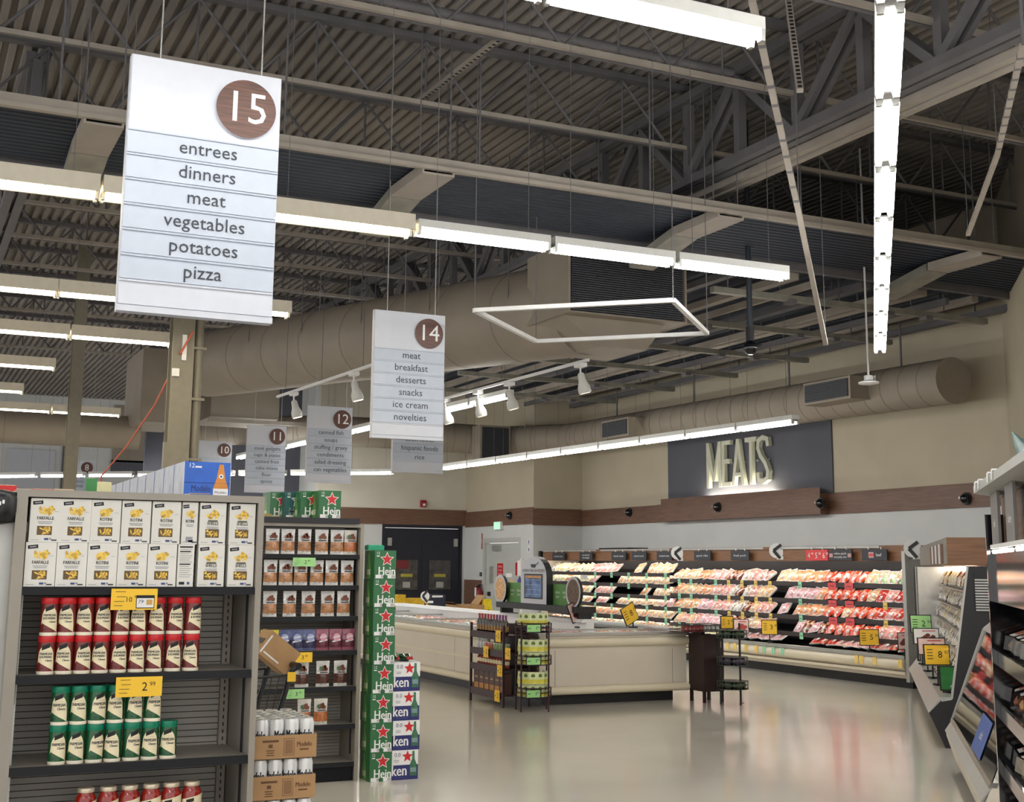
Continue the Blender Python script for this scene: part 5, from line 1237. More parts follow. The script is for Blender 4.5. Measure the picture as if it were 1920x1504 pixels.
def net(c, key):
    t0 = thing('netted_packet', 'x', 'packet'); b = MB(); b.lathe([(.02, 0), (.055, .02), (.06, .05), (.04, .085), (.01, .1)], pm('net_' + key, c, .5, var=.6, scale=50), 10); b.build('packet_body', t0)
    b = MB(); b.box(-.02, .02, -.062, -.06, .03, .06, pm('net_lab', (160, 160, 150), .5)); b.build('label_tag', t0); return t0
NG, NB = Stock(net((70, 92, 66), 'green')), Stock(net((96, 84, 110), 'violet'))
for z, s, nm, wd in ((.205, NG, 'green', 'lowest'), (.505, NB, 'violet', 'middle'), (.845, NG, 'green', 'top')):
    for i in range(5):
        a = -math.pi / 2 + (i - 2) * 1.1; s.put((9.92 + .115 * math.cos(a), 14.1 + .115 * math.sin(a), z), a, '%s netted packet in the %s basket of the wire stand, %s from the left' % (nm, wd, nth(i)), 'packets in the wire stand')
p = atY(1325, 1165, 14.2); tilt_sign((9.86, 14.12, .85), .2, .17, yellow_m, 'framed yellow price board on the wire stand', '2', '69', rz=0, tilt=0, post=.1)

# ================================================================== WALL MEAT CASE
MX, MY0, MY1 = 13.6, 14.95, 26.85
mc = thing('meat_case', 'long refrigerated meat case along the right wall with wooden canopy', 'case', (0, 0, 0))
b = MB(); b.box(MX + .12, XW - .04, MY0, MY1, 0, .14, black_m); b.build('base_kick', mc)
b = MB(); b.prism([(MX + .06, .14), (XW - .04, .14), (XW - .04, .4), (MX + .02, .4), (MX + .0, .34)], MY0, MY1, case_m, 'y'); b.build('lower_body', mc)
b = MB(); pr = [(MX - .06 * math.cos(a), .34 + .08 * math.sin(a)) for a in [math.pi * (-.5 + i / 8) for i in range(9)]]
b.prism(pr, MY0, MY1, bump_m, 'y', True); b.prism([(MX - .02, .2), (MX + .03, .2), (MX + .03, .24), (MX - .02, .24)], MY0, MY1, bump_m, 'y'); b.build('bumper', mc)
b = MB(); b.box(MX - .03, MX + .05, MY0, MY1, .42, .475, alu_m); b.build('front_rail', mc)
b = MB(); b.prism([(MX + .05, .43), (XW - .2, .5), (XW - .2, .4), (MX + .05, .4)], MY0, MY1, black_m, 'y'); b.build('product_deck', mc)
b = MB(); b.box(XW - .2, XW - .04, MY0, MY1, .4, 2.06, dark_m); b.build('back_panel', mc)
b = MB(); b.box(MX + .05, MX + .1, MY0 - .02, MY1, 1.85, 2.09, canopy_m); b.box(MX + .1, XW - .05, MY0 - .02, MY1, 2.05, 2.09, canopy_m); b.build('canopy', mc)
b = MB(); b.box(MX + .02, MX + .05, MY0 + .5, MY1 - .05, 2.05, 2.085, alu_m)
for y in (18.2, 21.2, 24.1): b.box(MX + .018, MX + .05, y, y + .18, 2.04, 2.09, canopy_m)
b.build('canopy_rail', mc)
b = MB(); b.box(MX + .14, MX + .2, MY0 + .1, MY1 - .1, 1.99, 2.05, white_m)
b.build('lamp_housing', mc)
for i in range(6):
    y0 = MY0 + .12 + i * 1.95; b = MB(); b.tube((MX + .17, y0, 1.97), (MX + .17, y0 + 1.85, 1.97), .014, pm('case_tube', (255, 248, 236), .5, emit=11), 6); b.build('canopy_tube', mc)
b = MB(); b.box(MX - .02, MX + .05, MY0 - .09, MY0 - .02, 0.1, 2.0, alu_m); b.prism([(MX + .05, .14), (XW - .04, .14), (XW - .04, 2.05), (MX + .05, 1.86)], MY0 - .07, MY0 - .03, alu_m, 'y'); b.build('end_panel', mc)
b = MB(); b.prism([(MX + .0, .14), (XW - .04, .14), (XW - .04, 2.05), (MX + .1, 1.86)], MY1, MY1 + .05, case_m, 'y'); b.build('end_panel', mc)
# shelves and packs: columns follow the photo, left (far) to right (near)
def pxcol(y): return CX + F_PX * ((Vector((MX + .2, y, 1.2)) - CAM).dot(RT)) / ((Vector((MX + .2, y, 1.2)) - CAM).dot(FW))
def kind_at(x, lv):
    r = random.random()
    if x < 1060: return 'white' if r < .4 else 'cream'
    if x < 1105: return 'cream' if r < .6 else 'orange'
    if x < 1150: return (None if lv in (1, 2, 3) and r < .55 else 'orange' if lv > 3 else 'pink')
    if x < 1225: return None if lv in (0, 2) and r < .6 else ('peach' if r < .8 else 'orange')
    if x < 1300: return 'peach' if r < .6 else 'orange' if lv < 3 else 'pink'
    if x < 1330: return 'orange' if lv < 2 else 'rose'
    if x < 1365: return 'pink' if lv < 3 else 'rose'
    if x < 1400: return 'dark' if r < .5 else 'white'
    if x < 1440: return 'pink' if r < .7 else 'peach'
    if x < 1480: return None if r < .45 else ('peach' if lv == 0 else 'rose')
    if x < 1520: return 'orange' if lv in (0, 2) else 'rose' if r < .6 else 'dark'
    if x < 1545: return 'orange' if lv < 3 else 'dark'
    if x < 1630: return 'scarlet' if r < .8 else 'peach'
    if x < 1680: return 'green' if lv == 0 else 'pink' if r < .6 else 'red'
    return 'green' if lv == 0 else 'red' if r < .6 else 'pink'
LEVR, LEVL = [1.5, 1.22, .95, .67], [1.6, 1.38, 1.16, .95, .73]
gtag, ytag, rtag, wtag = pm('slip_green', (150, 216, 176), .5), pm('slip_yellow', (240, 206, 110), .5), pm('slip_red', (226, 84, 88), .5), pm('slip_white', (236, 232, 224), .5)
def tilt_m(x, y, z, a=.5): return Matrix.Translation((x, y, z)) @ Matrix.Rotation(-math.pi / 2, 4, 'Z') @ Matrix.Rotation(a, 4, 'X')
ntag = 0
WORD = {0: 'top shelf', 1: 'second shelf', 2: 'third shelf', 3: 'fourth shelf', 4: 'fifth shelf', 9: 'bottom deck'}
for (ya, yb, LV, part) in ((MY0 + .03, 21.6, LEVR, 'near'), (21.62, MY1 - .03, LEVL, 'far')):
    for li, z in enumerate(LV + [.5]):
        deck = li == len(LV); lv = 9 if deck else li
        if not deck:
            b = MB(); b.prism([(MX + .18, z - .02), (XW - .22, z + .08), (XW - .22, z + .06), (MX + .18, z - .04)], ya, yb, black_m, 'y'); b.box(MX + .165, MX + .18, ya, yb, z - .062, z + .012, pm('shelf_edge', (58, 50, 52), .4)); sh = b.build('meat_shelf', mc)
            b = MB(); b.tube((MX + .26, ya + .05, z - .044), (MX + .26, yb - .05, z - .044), .008, pm('shelf_fill_tube', (255, 244, 232), .5, emit=6), 5); b.build('shelf_fill_lamp', sh)  # glow tube added under each shelf to brighten the packs below
        y = ya + .13; i = 0
        while y < yb - .1:
            x = pxcol(y); k = kind_at(x, min(li, 4)) if not deck else random.choice(('red', 'pink', 'rose', 'scarlet') if x > 1500 else ('rose', 'pink', None) if x > 1360 else ('peach', 'cream', 'orange'))
            if deck and 1490 < x < 1520: k = None
            if k:
                w = random.uniform(-.03, .03)
                put_pack(k, tilt_m(MX + (.31 if not deck else .2), y, z + (.085 if not deck else .06), .8 + random.uniform(-.15, .12) if not deck else .42) @ Matrix.Scale(random.uniform(1.15, 1.34), 4) @ Matrix.Rotation(random.uniform(-.35, .35), 4, 'Z'), '%s pack, %s from right, %s of the %s meat case half' % (CN_[k], nth(i), WORD[lv], part), 'packs in the wall meat case')
            if not deck and ntag < 95:
                if (1095 < x < 1290 and i % 3 == 0) or (1290 < x < 1350 and i % 4 == 0): tm = gtag
                elif 1365 < x < 1460 and i % 2 == 0 and li < 3: tm = ytag
                elif 1490 < x < 1530 and i % 2 == 0: tm = gtag
                elif 1545 < x < 1612 and li < 3 and i % 2 == 0: tm = rtag
                elif 1660 < x < 1675 and li in (1, 2): tm = ytag
                else: tm = None
                if tm:
                    b = MB(); ww = .045 if tm is not rtag else .1; b.box(MX + .155, MX + .16, y - ww, y + ww, z - .1, z + .01, tm); b.box(MX + .154, MX + .155, y - ww * .6, y + ww * .6, z - .05, z - .04, txt_m)
                    g = b.build('price_slip', sh); ntag += 1
            y += .205 if part == 'near' else .235; i += 1
# slips on the bumper
for i, x in enumerate((1365, 1378, 1399, 1418, 1433, 1450, 1467, 1606, 1616, 1640, 1688)):
    p = atX(x, 1215 + (x - 1365) * .105, MX - .062); b = MB(); b.box(MX - .066, MX - .06, p.y - .04, p.y + .04, .3, .42, gtag if 1430 < x < 1470 else ytag); b.build('price_slip', mc)
# hanging category signs under the canopy rail
board_m = pm('category_board', (48, 50, 58), .5, var=.03); redb = pm('category_red', (216, 62, 62), .5, var=.03)
CAT = [(1037, 1060, 'smoked meat', ''), (1088, 1112, 'smoked', 'sausage'), (1148, 1175, 'lunch meat', ''), (1186, 1213, 'natural pork', ''), (1233, 1261, 'smoked meat', ''), (1303, 1334, 'pork ribs', ''), (1372, 1406, 'fresh pork', ''), (1513, 1554, '', ''), (1556, 1599, 'value pack', 'everyday low'), (1618, 1665, 'beef', '')]
for i, (x0, x1, ta, tb_) in enumerate(CAT):
    X = MX - .02; a, c = atX(x0, 1045, X), atX(x1, 1045, X); y0, y1 = c.y, a.y; red = not ta
    t0 = thing('category_sign', ('red price sign 4.99 5.99 6.99 hanging from the meat case canopy' if red else 'dark hanging sign on the meat case canopy, %s from the left' % nth(i)), 'sign', (X, (y0 + y1) / 2, 1.86), 0, 'signs under the canopy rail')
    w = (y1 - y0) / 2; b = MB(); b.box(-.02, 0, -w, w, 0, .17, redb if red else board_m)
    if red:
        for k, (s1, s2) in enumerate((('4', '99'), ('5', '99'), ('6', '99'))): b.text(s1, .13, (-.0215, w * .72 - k * w * .68, .075), white_m, xd=(0, -1, 0)); b.text(s2, .06, (-.0215, w * .72 - k * w * .68 - .085, .105), white_m, xd=(0, -1, 0))
    elif ta == 'beef':
        b.box(-.0215, -.02, w * .05, w * .45, .04, .13, pm('logo_pale', (196, 150, 150), .5)); b.box(-.0222, -.0215, w * .08, w * .42, .07, .1, redb); b.text(ta, .07, (-.0215, -w * .35, .085), white_m, xd=(0, -1, 0))
    else:
        if tb_:
            b.text(ta, .05, (-.0215, 0, .11), white_m, xd=(0, -1, 0), width=w * 1.1); b.text(tb_, .05, (-.0215, 0, .055), white_m, xd=(0, -1, 0), width=w * 1.1)
            if 'low' in tb_:
                for s in (-1, 1): b.box(-.0215, -.02, s * w * .8 - .04, s * w * .8 + .04, .05, .11, pm('logo_pale', (196, 150, 150), .5))
        else: b.text(ta, .055, (-.0215, 0, .085), white_m, xd=(0, -1, 0), width=w * 1.35)
    b.build('sign_board', t0)
    b = MB()
    for s in (-.5, .5): b.box(-.012, .0, s * w - .008, s * w + .008, .17, .215, white_m); b.box(-.012, .05, s * w - .008, s * w + .008, .21, .215, white_m)
    b.build('hook', t0)
# pill-shaped aisle blades on the canopy
for x, y, X, lab in ((1272, 1040, MX - .0, 'left of the pork ribs sign'), (1458, 1036, MX - .0, 'left of the red price sign'), (1713, 1033, MX - .1, 'at the corner of the two cases')):
    p = atX(x, y, X); t0 = thing('blade_sign', 'white disc blade sign on the canopy, %s' % lab, 'sign', (X - .02, p.y, p.z), .8, 'disc blade signs')
    b = MB(); b.tube((-.01, 0, .03), (.0, 0, .03), .125, white_m, 24); b.box(-.012, .0, -.2, .0, -.12, -.06, white_m); b.build('disc', t0)
    b = MB(); b.bar((-.016, -.08, .13), (-.016, .05, .03), .01, .05, black_m); b.bar((-.016, .05, .03), (-.016, -.06, -.1), .01, .05, black_m); b.bar((-.006, 0, .03), (.1, .0, .03), .03, .03, black_m); b.build('arm', t0)
b = MB(); b.box(MX + .1, MX + .6, 23.1, 24.3, 2.09, 2.12, dark_m); tag(b.build('flat_tray'), 'dark flat tray lying on top of the canopy', 'tray')
p = atX(1007, 1036, MX); b = MB(); b.box(MX + .02, MX + .3, MY1 + .06, MY1 + .17, 1.87, 2.07, black_m); tag(b.build('black_speaker'), 'black box at the far end of the canopy', 'box')
for i, (x, y, w_, mt, big, sm, ar, lab) in enumerate(((1388, 1175, .27, bd_pink, None, None, art_m, 'framed steak picture board on the meat case rail right of the wire stand'), (1441, 1177, .27, yellow_m, '3', '99', None, 'framed yellow board reading 3.99 on the meat case rail'),
                                            (1628, 1196, .3, yellow_m, '5', '99', None, 'framed yellow board reading 5.99 on the meat case rail'), (1694, 1203, .2, bd_pink, None, None, artd, 'framed pink board beside the end post of the meat case'))):
    p = atX(x, y, MX - .01); tilt_sign((MX + .01, p.y, .476), w_, .25, mt, lab, big, sm, ar, rz=-.55, tilt=-.1, post=max(.02, p.z - .12 - .476))

# ================================================================== CORNER CASE (diagonal)
T0 = atZ(1769, 1403); RZ = -math.radians(40.7)
def planeP(x, y, P, n): d = ray(x, y); k = ((P - CAM).dot(n)) / d.dot(n); return CAM + d * k
def lc(x, y, P): q = planeP(x, y, P, E1); return ((q - P).dot(E2), q.z)
cc = thing('corner_case', 'angled refrigerated case of white packages joining the meat case at the corner', 'case', T0, RZ)
LEN = 5.9; D2 = 1.15
b = MB(); b.box(.08, D2, .0, LEN, 0, .12, black_m); b.build('base_kick', cc)
b = MB(); b.prism([(-.02, .12), (-.1, .3), (-.09, .36), (-.01, .44), (.1, .45), (D2, .45), (D2, .12)], .04, LEN, case_m, 'y'); b.build('lower_body', cc)
b = MB(); b.prism([(-.125, .33), (-.095, .31), (-.0, .44), (-.01, .47)], .04, LEN, alu_m, 'y'); b.prism([(-.01, .44), (.1, .45), (.1, .49), (-.01, .48)], .04, LEN, alu_m, 'y'); b.build('front_rail', cc)
b = MB(); b.prism([(.02, 0), (-.02, .1), (-.12, .33), (-.0, .455), (.1, .475), (.31, 1.77), (D2, 1.77), (D2, 0)], 0, .04, black_m, 'y'); b.build('end_panel', cc)
b = MB(); b.bar((.1, .02, .475), (.31, .02, 1.77), .05, .02, alu_m); b.bar((.0, .02, .455), (.1, .02, .475), .05, .02, alu_m); b.build('end_trim', cc)
b = MB(); b.box(.36, D2 - .2, -.012, -.004, 1.32, 1.72, dark_m)
for i in range(12): b.box(.37, D2 - .22, -.018, -.012, 1.336 + i * .027, 1.351 + i * .027, alu_m)
b.box(.5, .9, -.014, -.012, 1.735, 1.765, greytxt_m); b.build('vent_grille', cc)
b = MB(); b.box(.12, D2, -.03, LEN, 1.78, 2.06, canopy_m); b.box(.1, .12, 0, LEN, 1.79, 2.05, pm('canopy_face', (150, 146, 138), .5)); b.build('canopy', cc)
b = MB()
for i in range(7): b.box(.08, .1, .25 + i * .35, .5 + i * .35, 1.8, 2.0, white_m if i % 2 else pm('notice_brown', (120, 92, 80), .5))
b.build('canopy_card', cc)
b = MB(); b.box(.95, D2, .05, LEN, .45, 1.78, white_m); b.build('back_panel', cc)
b = MB(); b.box(.0, .9, LEN - .6, LEN - .56, .5, 1.77, alu_m); b.box(-.02, .03, LEN - .6, LEN - .54, .48, 1.77, dark_m); b.build('far_divider', cc)
for i in range(3):
    b = MB(); b.tube((.4, .2 + i * 1.85, 1.755), (.4, 1.95 + i * 1.85, 1.755), .014, MATS['case_tube'], 6); b.build('canopy_tube', cc)
CM = Matrix.Translation(T0) @ Matrix.Rotation(RZ, 4, 'Z')
for li, (z, x0) in enumerate(((.5, .12), (.72, .18), (.93, .21), (1.14, .24), (1.35, .28), (1.55, .31))):
    if li:
        b = MB(); b.prism([(x0, z - .03), (.95, z + .1), (.95, z + .08), (x0, z - .045)], .06, LEN - .62, alu_m, 'y'); csh = b.build('case_shelf', cc)
        b = MB(); b.tube((x0 + .07, .1, z - .05), (x0 + .07, LEN - .7, z - .05), .008, MATS['shelf_fill_tube'], 5); b.build('shelf_fill_lamp', csh)  # added fill tube, makes the corner case packs brighter
    for j in range(22):
        k = random.choice(('white', 'white', 'black', 'white', 'white', 'cream'))
        if li == 5: k = random.choice(('orange', 'dark', 'cream', 'white'))
        M_ = CM @ Matrix.Translation((x0 + .1, .17 + j * .23, z + .095)) @ Matrix.Rotation(-math.pi / 2, 4, 'Z') @ Matrix.Rotation(.95, 4, 'X') @ Matrix.Scale(1.16, 4) @ Matrix.Rotation(random.uniform(-.3, .3), 4, 'Z')
        put_pack(k, M_, '%s pack, %s from near end, %s shelf of the corner case' % (CN_[k], nth(j), ('lowest', 'second lowest', 'third lowest', 'third highest', 'second highest', 'top')[li]), 'packs in the corner case', 'food_pack')
for (x, y, w_, h_, mt, big, sm, ar, lab, lx) in ((1727, 1170, .3, .24, green_t_m, '2', '99', None, 'framed green board, farthest of the boards on the corner case', .02), (1737, 1193, .34, .2, white_m, None, None, artd, 'framed meat picture board, rear one of the two on the corner case', .03), (1747, 1212, .34, .2, bd_pink, None, None, art_m, 'framed meat picture board just behind the 8.97 board', .04),
                                  (1757, 1228, .3, .23, yellow_m, '8', '97', None, 'framed yellow board reading 8.97 on the corner case', .05), (1777, 1272, .17, .25, pm('board_green', (44, 120, 58), .5), None, None, None, 'dark green board near the near end of the corner case', .1)):
    pt = T0 + E2 * lx; q = planeP(x, y, pt, E2); t = tilt_sign((q.x, q.y, .485), w_, h_, mt, lab, big, sm, ar, rz=-.35, tilt=-.08, post=max(.02, q.z - h_ / 2 - .485))

# ================================================================== SERVICE CASE with slanted glass
P0 = atZ(1774, 1374, .33)
sc = thing('service_case', 'service case with slanted glass front and red seafood at lower right', 'case', (P0.x, P0.y, 0), RZ)
N = lc(1774, 1374, P0); G0 = lc(1786, 1352, P0); G1 = lc(1846, 1180, P0); G2 = lc(1860, 1169, P0); LS = 3.6
b = MB(); b.prism([(.12, 0), (1.0, 0), (1.0, .12), (.12, .12)], -LS, -.02, black_m, 'y'); b.build('base_kick', sc)
b = MB(); b.prism([(.06, .12), (N[0], N[1] - .02), (N[0], N[1] + .02), (G0[0], G0[1]), (1.0, G0[1]), (1.0, .12)], -LS, -.02, case_m, 'y'); b.build('lower_body', sc)
b = MB(); b.prism([(N[0] - .01, N[1] + .02), (G0[0] - .012, G0[1]), (G0[0], G0[1] + .01), (N[0] + .01, N[1] + .0)], -LS, 0, alu_m, 'y'); b.prism([(G0[0] - .02, G0[1]), (G0[0] + .03, G0[1]), (G0[0] + .04, G0[1] + .03), (G0[0] - .005, G0[1] + .03)], -LS, 0, chrome_m, 'y'); b.build('front_rail', sc)
gm = bpy.data.materials.new('case_glass'); gm.use_nodes = True; nt = gm.node_tree; nt.nodes.clear()
o_ = nt.nodes.new('ShaderNodeOutputMaterial'); tr = nt.nodes.new('ShaderNodeBsdfTransparent'); gl = nt.nodes.new('ShaderNodeBsdfGlossy'); mx = nt.nodes.new('ShaderNodeMixShader'); fr = nt.nodes.new('ShaderNodeFresnel')
gl.inputs['Roughness'].default_value = .03; fr.inputs[0].default_value = 1.45; tr.inputs[0].default_value = (.93, .95, .94, 1)
nt.links.new(fr.outputs[0], mx.inputs[0]); nt.links.new(tr.outputs[0], mx.inputs[1]); nt.links.new(gl.outputs[0], mx.inputs[2]); nt.links.new(mx.outputs[0], o_.inputs[0])
b = MB(); e = .006
b.prism([(G0[0], G0[1] + .03), (G1[0], G1[1]), (G1[0] + e, G1[1]), (G0[0] + e, G0[1] + .03)], -LS, -.03, gm, 'y'); b.build('slanted_glass', sc)
b = MB(); b.bar((G0[0], -.015, G0[1]), (G1[0], -.015, G1[1]), .03, .035, alu_m); b.bar((G1[0], -.015, G1[1]), (G2[0], -.015, G2[1]), .03, .035, alu_m); b.prism([(G1[0] - .01, G1[1] - .01), (G2[0], G2[1] - .02), (G2[0] + .35, G2[1] - .02), (G2[0] + .35, G2[1] + .02), (G2[0], G2[1] + .01), (G1[0] - .02, G1[1] + .0)], -LS, -.0, alu_m, 'y'); b.build('glass_frame', sc)
b = MB(); b.prism([(G0[0] + .04, G0[1] + .0), (1.0, G0[1] + .24), (1.0, G0[1])], -LS, -.02, white_m, 'y'); b.box(.96, 1.0, -LS, -.02, G0[1] + .2, G2[1], case_m); b.box(.97, 1.0, -LS, 0, 0.12, .5, case_m); b.build('display_bed', sc)
b = MB(); b.tube((G2[0] + .1, -LS + .1, G2[1] - .05), (G2[0] + .1, -.1, G2[1] - .05), .014, MATS['case_tube'], 6); b.build('canopy_tube', sc)
b = MB(); k0, k1 = .04, .34
A = Vector((G0[0] - .004, 0, G0[1] + .03)); Bv = Vector((G1[0] - .004, 0, G1[1]))
def gp(k, y): q = A.lerp(Bv, k); return (q.x - .003, y, q.z)
b.add([gp(.02, -2.75), gp(.02, -2.05), gp(.34, -2.05), gp(.34, -2.75)], [(0, 1, 2, 3)], pm('sticker_blue', (52, 86, 160), .5)); b.text('seafood', .05, (0, 0, 0), white_m, warp=lambda x, y: Vector(gp(.18 + y * 2.2, -2.4 - x)) + Vector((-.002, 0, 0))); b.build('blue_sticker', sc)
def fillet(key, c):
    t0 = thing('seafood_tray', 'x', 'tray'); b = MB(); b.box(-.12, .12, -.14, .14, 0, .02, pm('pan_grey', (150, 146, 142), .4)); b.build('pan', t0)
    b = MB(); g = []; rnd = random.Random(key); n_ = 8
    for j in range(n_):
        for i in range(n_):
            u, v = i / (n_ - 1), j / (n_ - 1); e_ = min(u, 1 - u, v, 1 - v) * 4
            g.append(((u - .5) * .23, (v - .5) * .27, .02 + min(1, e_) * (.03 + .025 * abs(math.sin(5 * u + 3 * v)) + rnd.uniform(-.008, .008))))
    b.add(g, [(j * n_ + i, j * n_ + i + 1, (j + 1) * n_ + i + 1, (j + 1) * n_ + i) for j in range(n_ - 1) for i in range(n_ - 1)], pm('fish_' + key, c, .25, var=.3, scale=20, coat=.5), True); b.build('fillet', t0); return t0
FI = {k: Stock(fillet(k, c)) for k, c in (('salmon', (232, 96, 62)), ('red', (196, 52, 46)), ('grey', (150, 130, 124)), ('white', (222, 206, 192)), ('pink', (232, 160, 146)))}
SM = Matrix.Translation((P0.x, P0.y, 0)) @ Matrix.Rotation(RZ, 4, 'Z'); sl = math.atan2(.24, 1.0 - G0[0] - .04)
for r_, ks in enumerate((('white', 'pink', 'white'), ('white', 'pink', 'red'), ('red', 'grey', 'salmon'))):
    for j in range(9):
        k = ks[j % 3]; x = G0[0] + .2 + r_ * .25; z = G0[1] + (x - G0[0] - .04) * math.tan(sl) + .006
        o = FI[k].put((0, 0, 0), 0, '%s seafood tray in the service case, row %d, %s from far end' % (k, r_ + 1, nth(j)), 'seafood trays in the service case')
        o.matrix_world = SM @ Matrix.Translation((x, -.25 - j * .3, z)) @ Matrix.Rotation(-sl, 4, 'Y')

# ================================================================== NEAR RIGHT CASE
K = atD(1868, 1230, 5.9); K.z = 0
nc = thing('bakery_case', 'tall dark case cut off by the right edge with shiny black end and clear packs', 'case', K, RZ)
gb = pm('gloss_black', (16, 16, 20), .08, coat=.8)
b = MB(); b.box(-.02, .9, -.03, 0, 0, 2.0, gb); b.build('end_panel', nc)
b = MB(); b.box(.03, .9, -3.03, -3.0, 0, 1.86, gb); b.build('end_panel', nc)
b = MB(); b.box(.5, .9, -3.0, -.03, 0, 1.86, pm('shelf_black', (24, 22, 22), .5)); b.box(.0, .5, -3.0, -.03, 0, .3, gb); b.build('back_panel', nc)
b = MB(); b.box(.06, .9, -3.0, .02, 1.86, 2.08, band_m); b.build('canopy', nc)
b = MB(); b.prism([(-.06, 2.1), (.06, 2.082), (.16, 2.082), (.16, 2.135), (-.06, 2.135)], -3.0, .03, alu_m, 'y'); b.build('canopy_rail', nc)
b = MB(); b.box(-.01, .04, -3, -.1, 1.84, 1.858, white_m); b.build('lamp_housing', nc)
for i in range(3):
    b = MB(); b.tube((.01, -.95 - i * .95, 1.828), (.01, -.1 - i * .95, 1.828), .014, MATS['case_tube'], 6); b.build('canopy_tube', nc)
b = MB(); b.box(.0, .03, -3, -.03, 1.6, 1.84, gb); b.build('mirror_panel', nc)
NM = Matrix.Translation(K) @ Matrix.Rotation(RZ, 4, 'Z')
gs = pm('grey_board', (120, 118, 116), .5, var=.03)
for i, y in enumerate((-.28, -.9)):
    q = NM @ Vector((.01, y, 1.8)); t0 = thing('hanging_category_sign', 'grey sign hanging from the near right canopy, %s from its far end' % nth(i), 'sign', q, RZ, 'grey signs on the near right canopy')
    b = MB(); b.box(-.012, 0, -.15, .15, .03, .29, gs); b.box(0, .012, .145, .15, .03, .29, black_m); b.text('bakery' if i else 'deli', .05, (-.0132, 0, .15), white_m, xd=(0, -1, 0)); b.build('sign_board', t0)
    b = MB()
    for yy in (-.09, .09): b.path([(-.006, yy, .27), (-.006, yy, .34), (-.08, yy, .34), (-.08, yy, .3)], .005, white_m, 5)
    b.build('hook', t0)
clear = bpy.data.materials.new('clear_plastic'); clear.use_nodes = True; nt = clear.node_tree; nt.nodes.clear()
o_ = nt.nodes.new('ShaderNodeOutputMaterial'); tr = nt.nodes.new('ShaderNodeBsdfTransparent'); gl = nt.nodes.new('ShaderNodeBsdfGlossy'); mx = nt.nodes.new('ShaderNodeMixShader'); lw = nt.nodes.new('ShaderNodeLayerWeight')
gl.inputs['Roughness'].default_value = .08; lw.inputs[0].default_value = .35; nt.links.new(lw.outputs['Facing'], mx.inputs[0]); nt.links.new(tr.outputs[0], mx.inputs[1]); nt.links.new(gl.outputs[0], mx.inputs[2]); nt.links.new(mx.outputs[0], o_.inputs[0])
def clam(key, c):
    t0 = thing('clamshell_pack', 'x', 'pack'); w, d, h = .2, .24, .09
    b = MB(); b.prism([(-d / 2 + .02, 0), (d / 2 - .02, 0), (d / 2, .035), (-d / 2, .035)], -w / 2, w / 2, pm('clam_base', (34, 30, 28), .2, coat=.5), 'x'); b.build('black_base', t0)
    b = MB()
    for i in range(3):
        for j in range(3): b.lathe([(.012, .03), (.03, .036), (.03, .05), (.012, .062)], pm('baked_' + key, c, .5, var=.4, scale=50), 10, ((i - 1) * .06, (j - 1) * .072, 0))
    b.build('contents', t0)
    b = MB(); b.prism([(-d / 2, .036), (d / 2, .036), (d / 2 - .03, h), (-d / 2 + .03, h)], -w / 2, w / 2, clear, 'x'); b.build('clear_lid', t0)
    b = MB(); b.box(-.06, .04, -.08, .02, h + .0005, h + .0015, white_m); b.box(-.05, .03, -.06, -.01, h + .0015, h + .002, pm('lab_orange', (206, 110, 60), .5)); b.build('paper_label', t0); return t0
CL = {k: Stock(clam(k, c)) for k, c in (('brown', (132, 74, 44)), ('tan', (196, 150, 96)), ('dark', (66, 44, 36)))}
for li, z in enumerate((.34, .58, .86, 1.12, 1.36)):
    b = MB(); b.prism([(.02, z - .02), (.5, z + .12), (.5, z + .1), (.02, z - .035)], -3.0, -.035, pm('shelf_black', (24, 22, 22), .5), 'y'); b.box(.005, .02, -3, -.035, z - .05, z + .015, pm('clear_rail', (62, 60, 58), .15, coat=.5)); b.build('case_shelf', nc)
    for j in range(6):
        k = ('brown', 'tan', 'dark')[(li + j) % 3]; o = CL[k].put((0, 0, 0), 0, '%s clamshell, %s shelf of the near right case, %s from far end' % (k, ('lowest', 'second lowest', 'middle', 'second highest', 'top')[li], nth(j)), 'clamshells in the near right case')
        o.matrix_world = NM @ Matrix.Translation((.16, -.17 - j * .215, z + .035)) @ Matrix.Rotation(-math.pi / 2 + random.uniform(-.15, .15), 4, 'Z') @ Matrix.Rotation(.32, 4, 'X')
        k2 = ('tan', 'dark', 'brown')[(li + j) % 3]; o = CL[k2].put((0, 0, 0), 0, '%s clamshell, back row, %s shelf of near right case, %s from far end' % (k2, ('lowest', 'second lowest', 'middle', 'second highest', 'top')[li], nth(j)), 'clamshells in the near right case')
        o.matrix_world = NM @ Matrix.Translation((.385, -.17 - j * .215, z + .1)) @ Matrix.Rotation(-math.pi / 2, 4, 'Z') @ Matrix.Rotation(.3, 4, 'X')
S0 = K + E2 * .12; tip, bas, bal = planeP(1899, 812, S0, E2), planeP(1945, 868, S0, E2), planeP(1908, 866, S0, E2)
bas.z = 2.15; t0 = thing('decor_plant', 'teal pointed decoration with a wire ball on the near right canopy', 'decoration', (bas.x, bas.y, 2.137))
tl = pm('decor_teal', (40, 84, 78), .5, var=.3, scale=8)
b = MB(); dd = tip - t0.location; b.tube((0, 0, .01), dd, .07, tl, 10, r1=.006); b.build('teal_cone', t0)
b = MB(); bc = bal - t0.location; bc.z = .062
for i in range(9):
    a = i * .7; b.path([(bc.x + .058 * math.cos(t + a) * math.cos(a), bc.y + .058 * math.cos(t + a) * math.sin(a), bc.z + .056 * math.sin(t)) for t in [k * .52 for k in range(13)]], .0035, pm('wire_teal', (120, 134, 126), .4, metal=.5), 4)
b.build('wire_ball', t0)

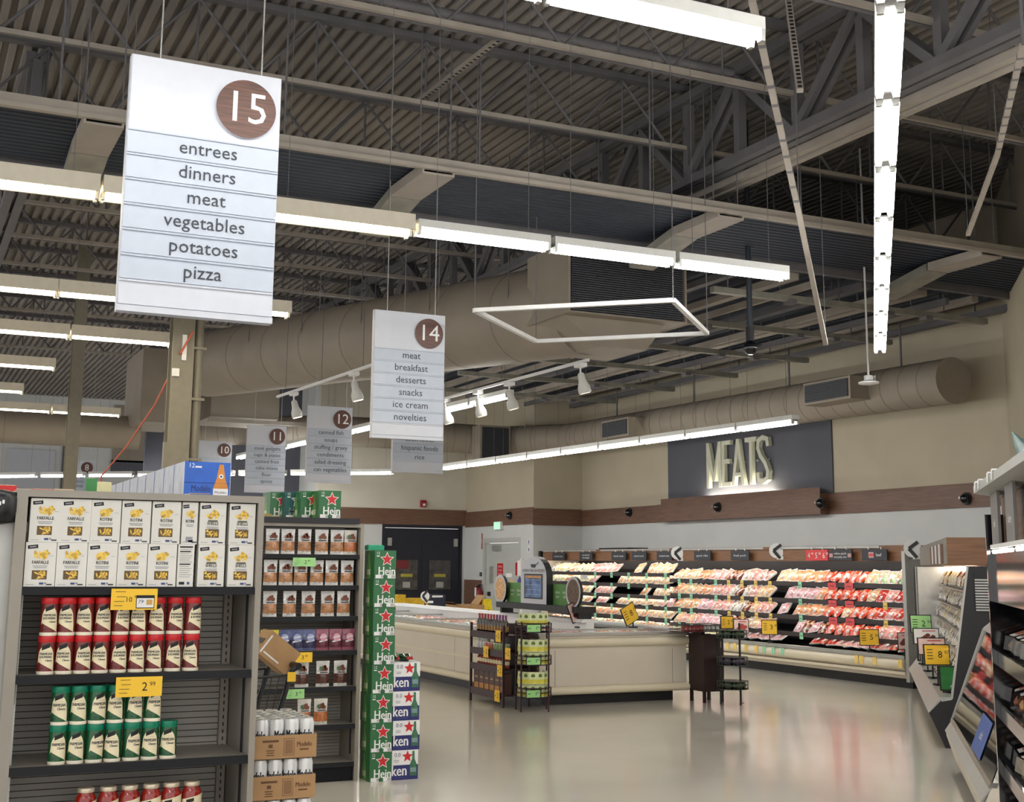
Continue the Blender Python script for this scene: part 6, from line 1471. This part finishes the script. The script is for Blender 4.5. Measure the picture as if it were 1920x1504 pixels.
# ================================================================== FAR FLOOR ITEMS behind the island
q = atD(862, 1130, 27.5); t0 = thing('cardboard_heap', 'heap of open brown cardboard boxes by the brown wainscot', 'cardboard boxes', (q.x, q.y, 0))
b = MB(); b.box(-.5, .45, -.3, .3, 0, .9, card_m); b.build('carton', t0)
b = MB(); b.T = Matrix.Translation((.3, -.32, .9)) @ Matrix.Rotation(-.9, 4, 'Y'); b.box(0, .25, 0, .4, 0, .01, card_m); b.build('flap', t0)
b = MB(); b.T = Matrix.Translation((-.2, -.3, .9)) @ Matrix.Rotation(.5, 4, 'Y'); b.box(-.1, .3, .0, .45, 0, .01, cardd_m); b.build('flap', t0)
q = atD(836, 1130, 27.2); t0 = thing('blue_crate', 'dark blue crate standing left of the cardboard heap', 'crate', (q.x - .28, q.y, 0))
b = MB(); b.box(-.17, .17, -.25, .25, 0, 1.12, pm('crate_blue', (34, 40, 60), .4)); b.build('crate_body', t0)
b = MB(); b.box(-.14, .1, -.26, -.25, 1.06, 1.1, white_m); b.build('label_tag', t0)
for x, y, lab, w_ in ((780, 1125, 'yellow stacked bin standing behind the island, left of the dark crate', .5), (744, 1120, 'yellow floor board partly hidden by the tall green stack', .25)):
    q = atD(x, y, 27.0); t0 = thing('yellow_bin', lab, 'bin', (q.x, q.y, 0)); b = MB(); b.box(-w_ / 2, w_ / 2, -.2, .2, 0, .78 if w_ > .3 else .85, dark_m); b.build('bin_base', t0)
    b = MB(); zz = .78 if w_ > .3 else .85; b.box(-w_ / 2, w_ / 2, -.2, .2, zz, zz + .26, pm('bin_yellow', (206, 168, 40), .45, var=.2, scale=12)); b.build('bin_top', t0)
q = atX(797, 1124, 8.7); t0 = thing('blade_sign', 'white disc blade sign standing on the far part of the island divider', 'sign', (8.7, q.y, 1.02), .8, 'disc blade signs')
b = MB(); b.tube((-.01, 0, .16), (0, 0, .16), .085, white_m, 20); b.box(-.012, 0, -.16, 0, .04, .08, white_m); b.build('disc', t0)
b = MB(); b.bar((-.016, -.05, .26), (-.016, .04, .16), .01, .04, black_m); b.bar((-.016, .04, .16), (-.016, -.05, .06), .01, .04, black_m); b.tube((0, 0, 0), (0, 0, .07), .012, black_m, 6); b.build('arm', t0)
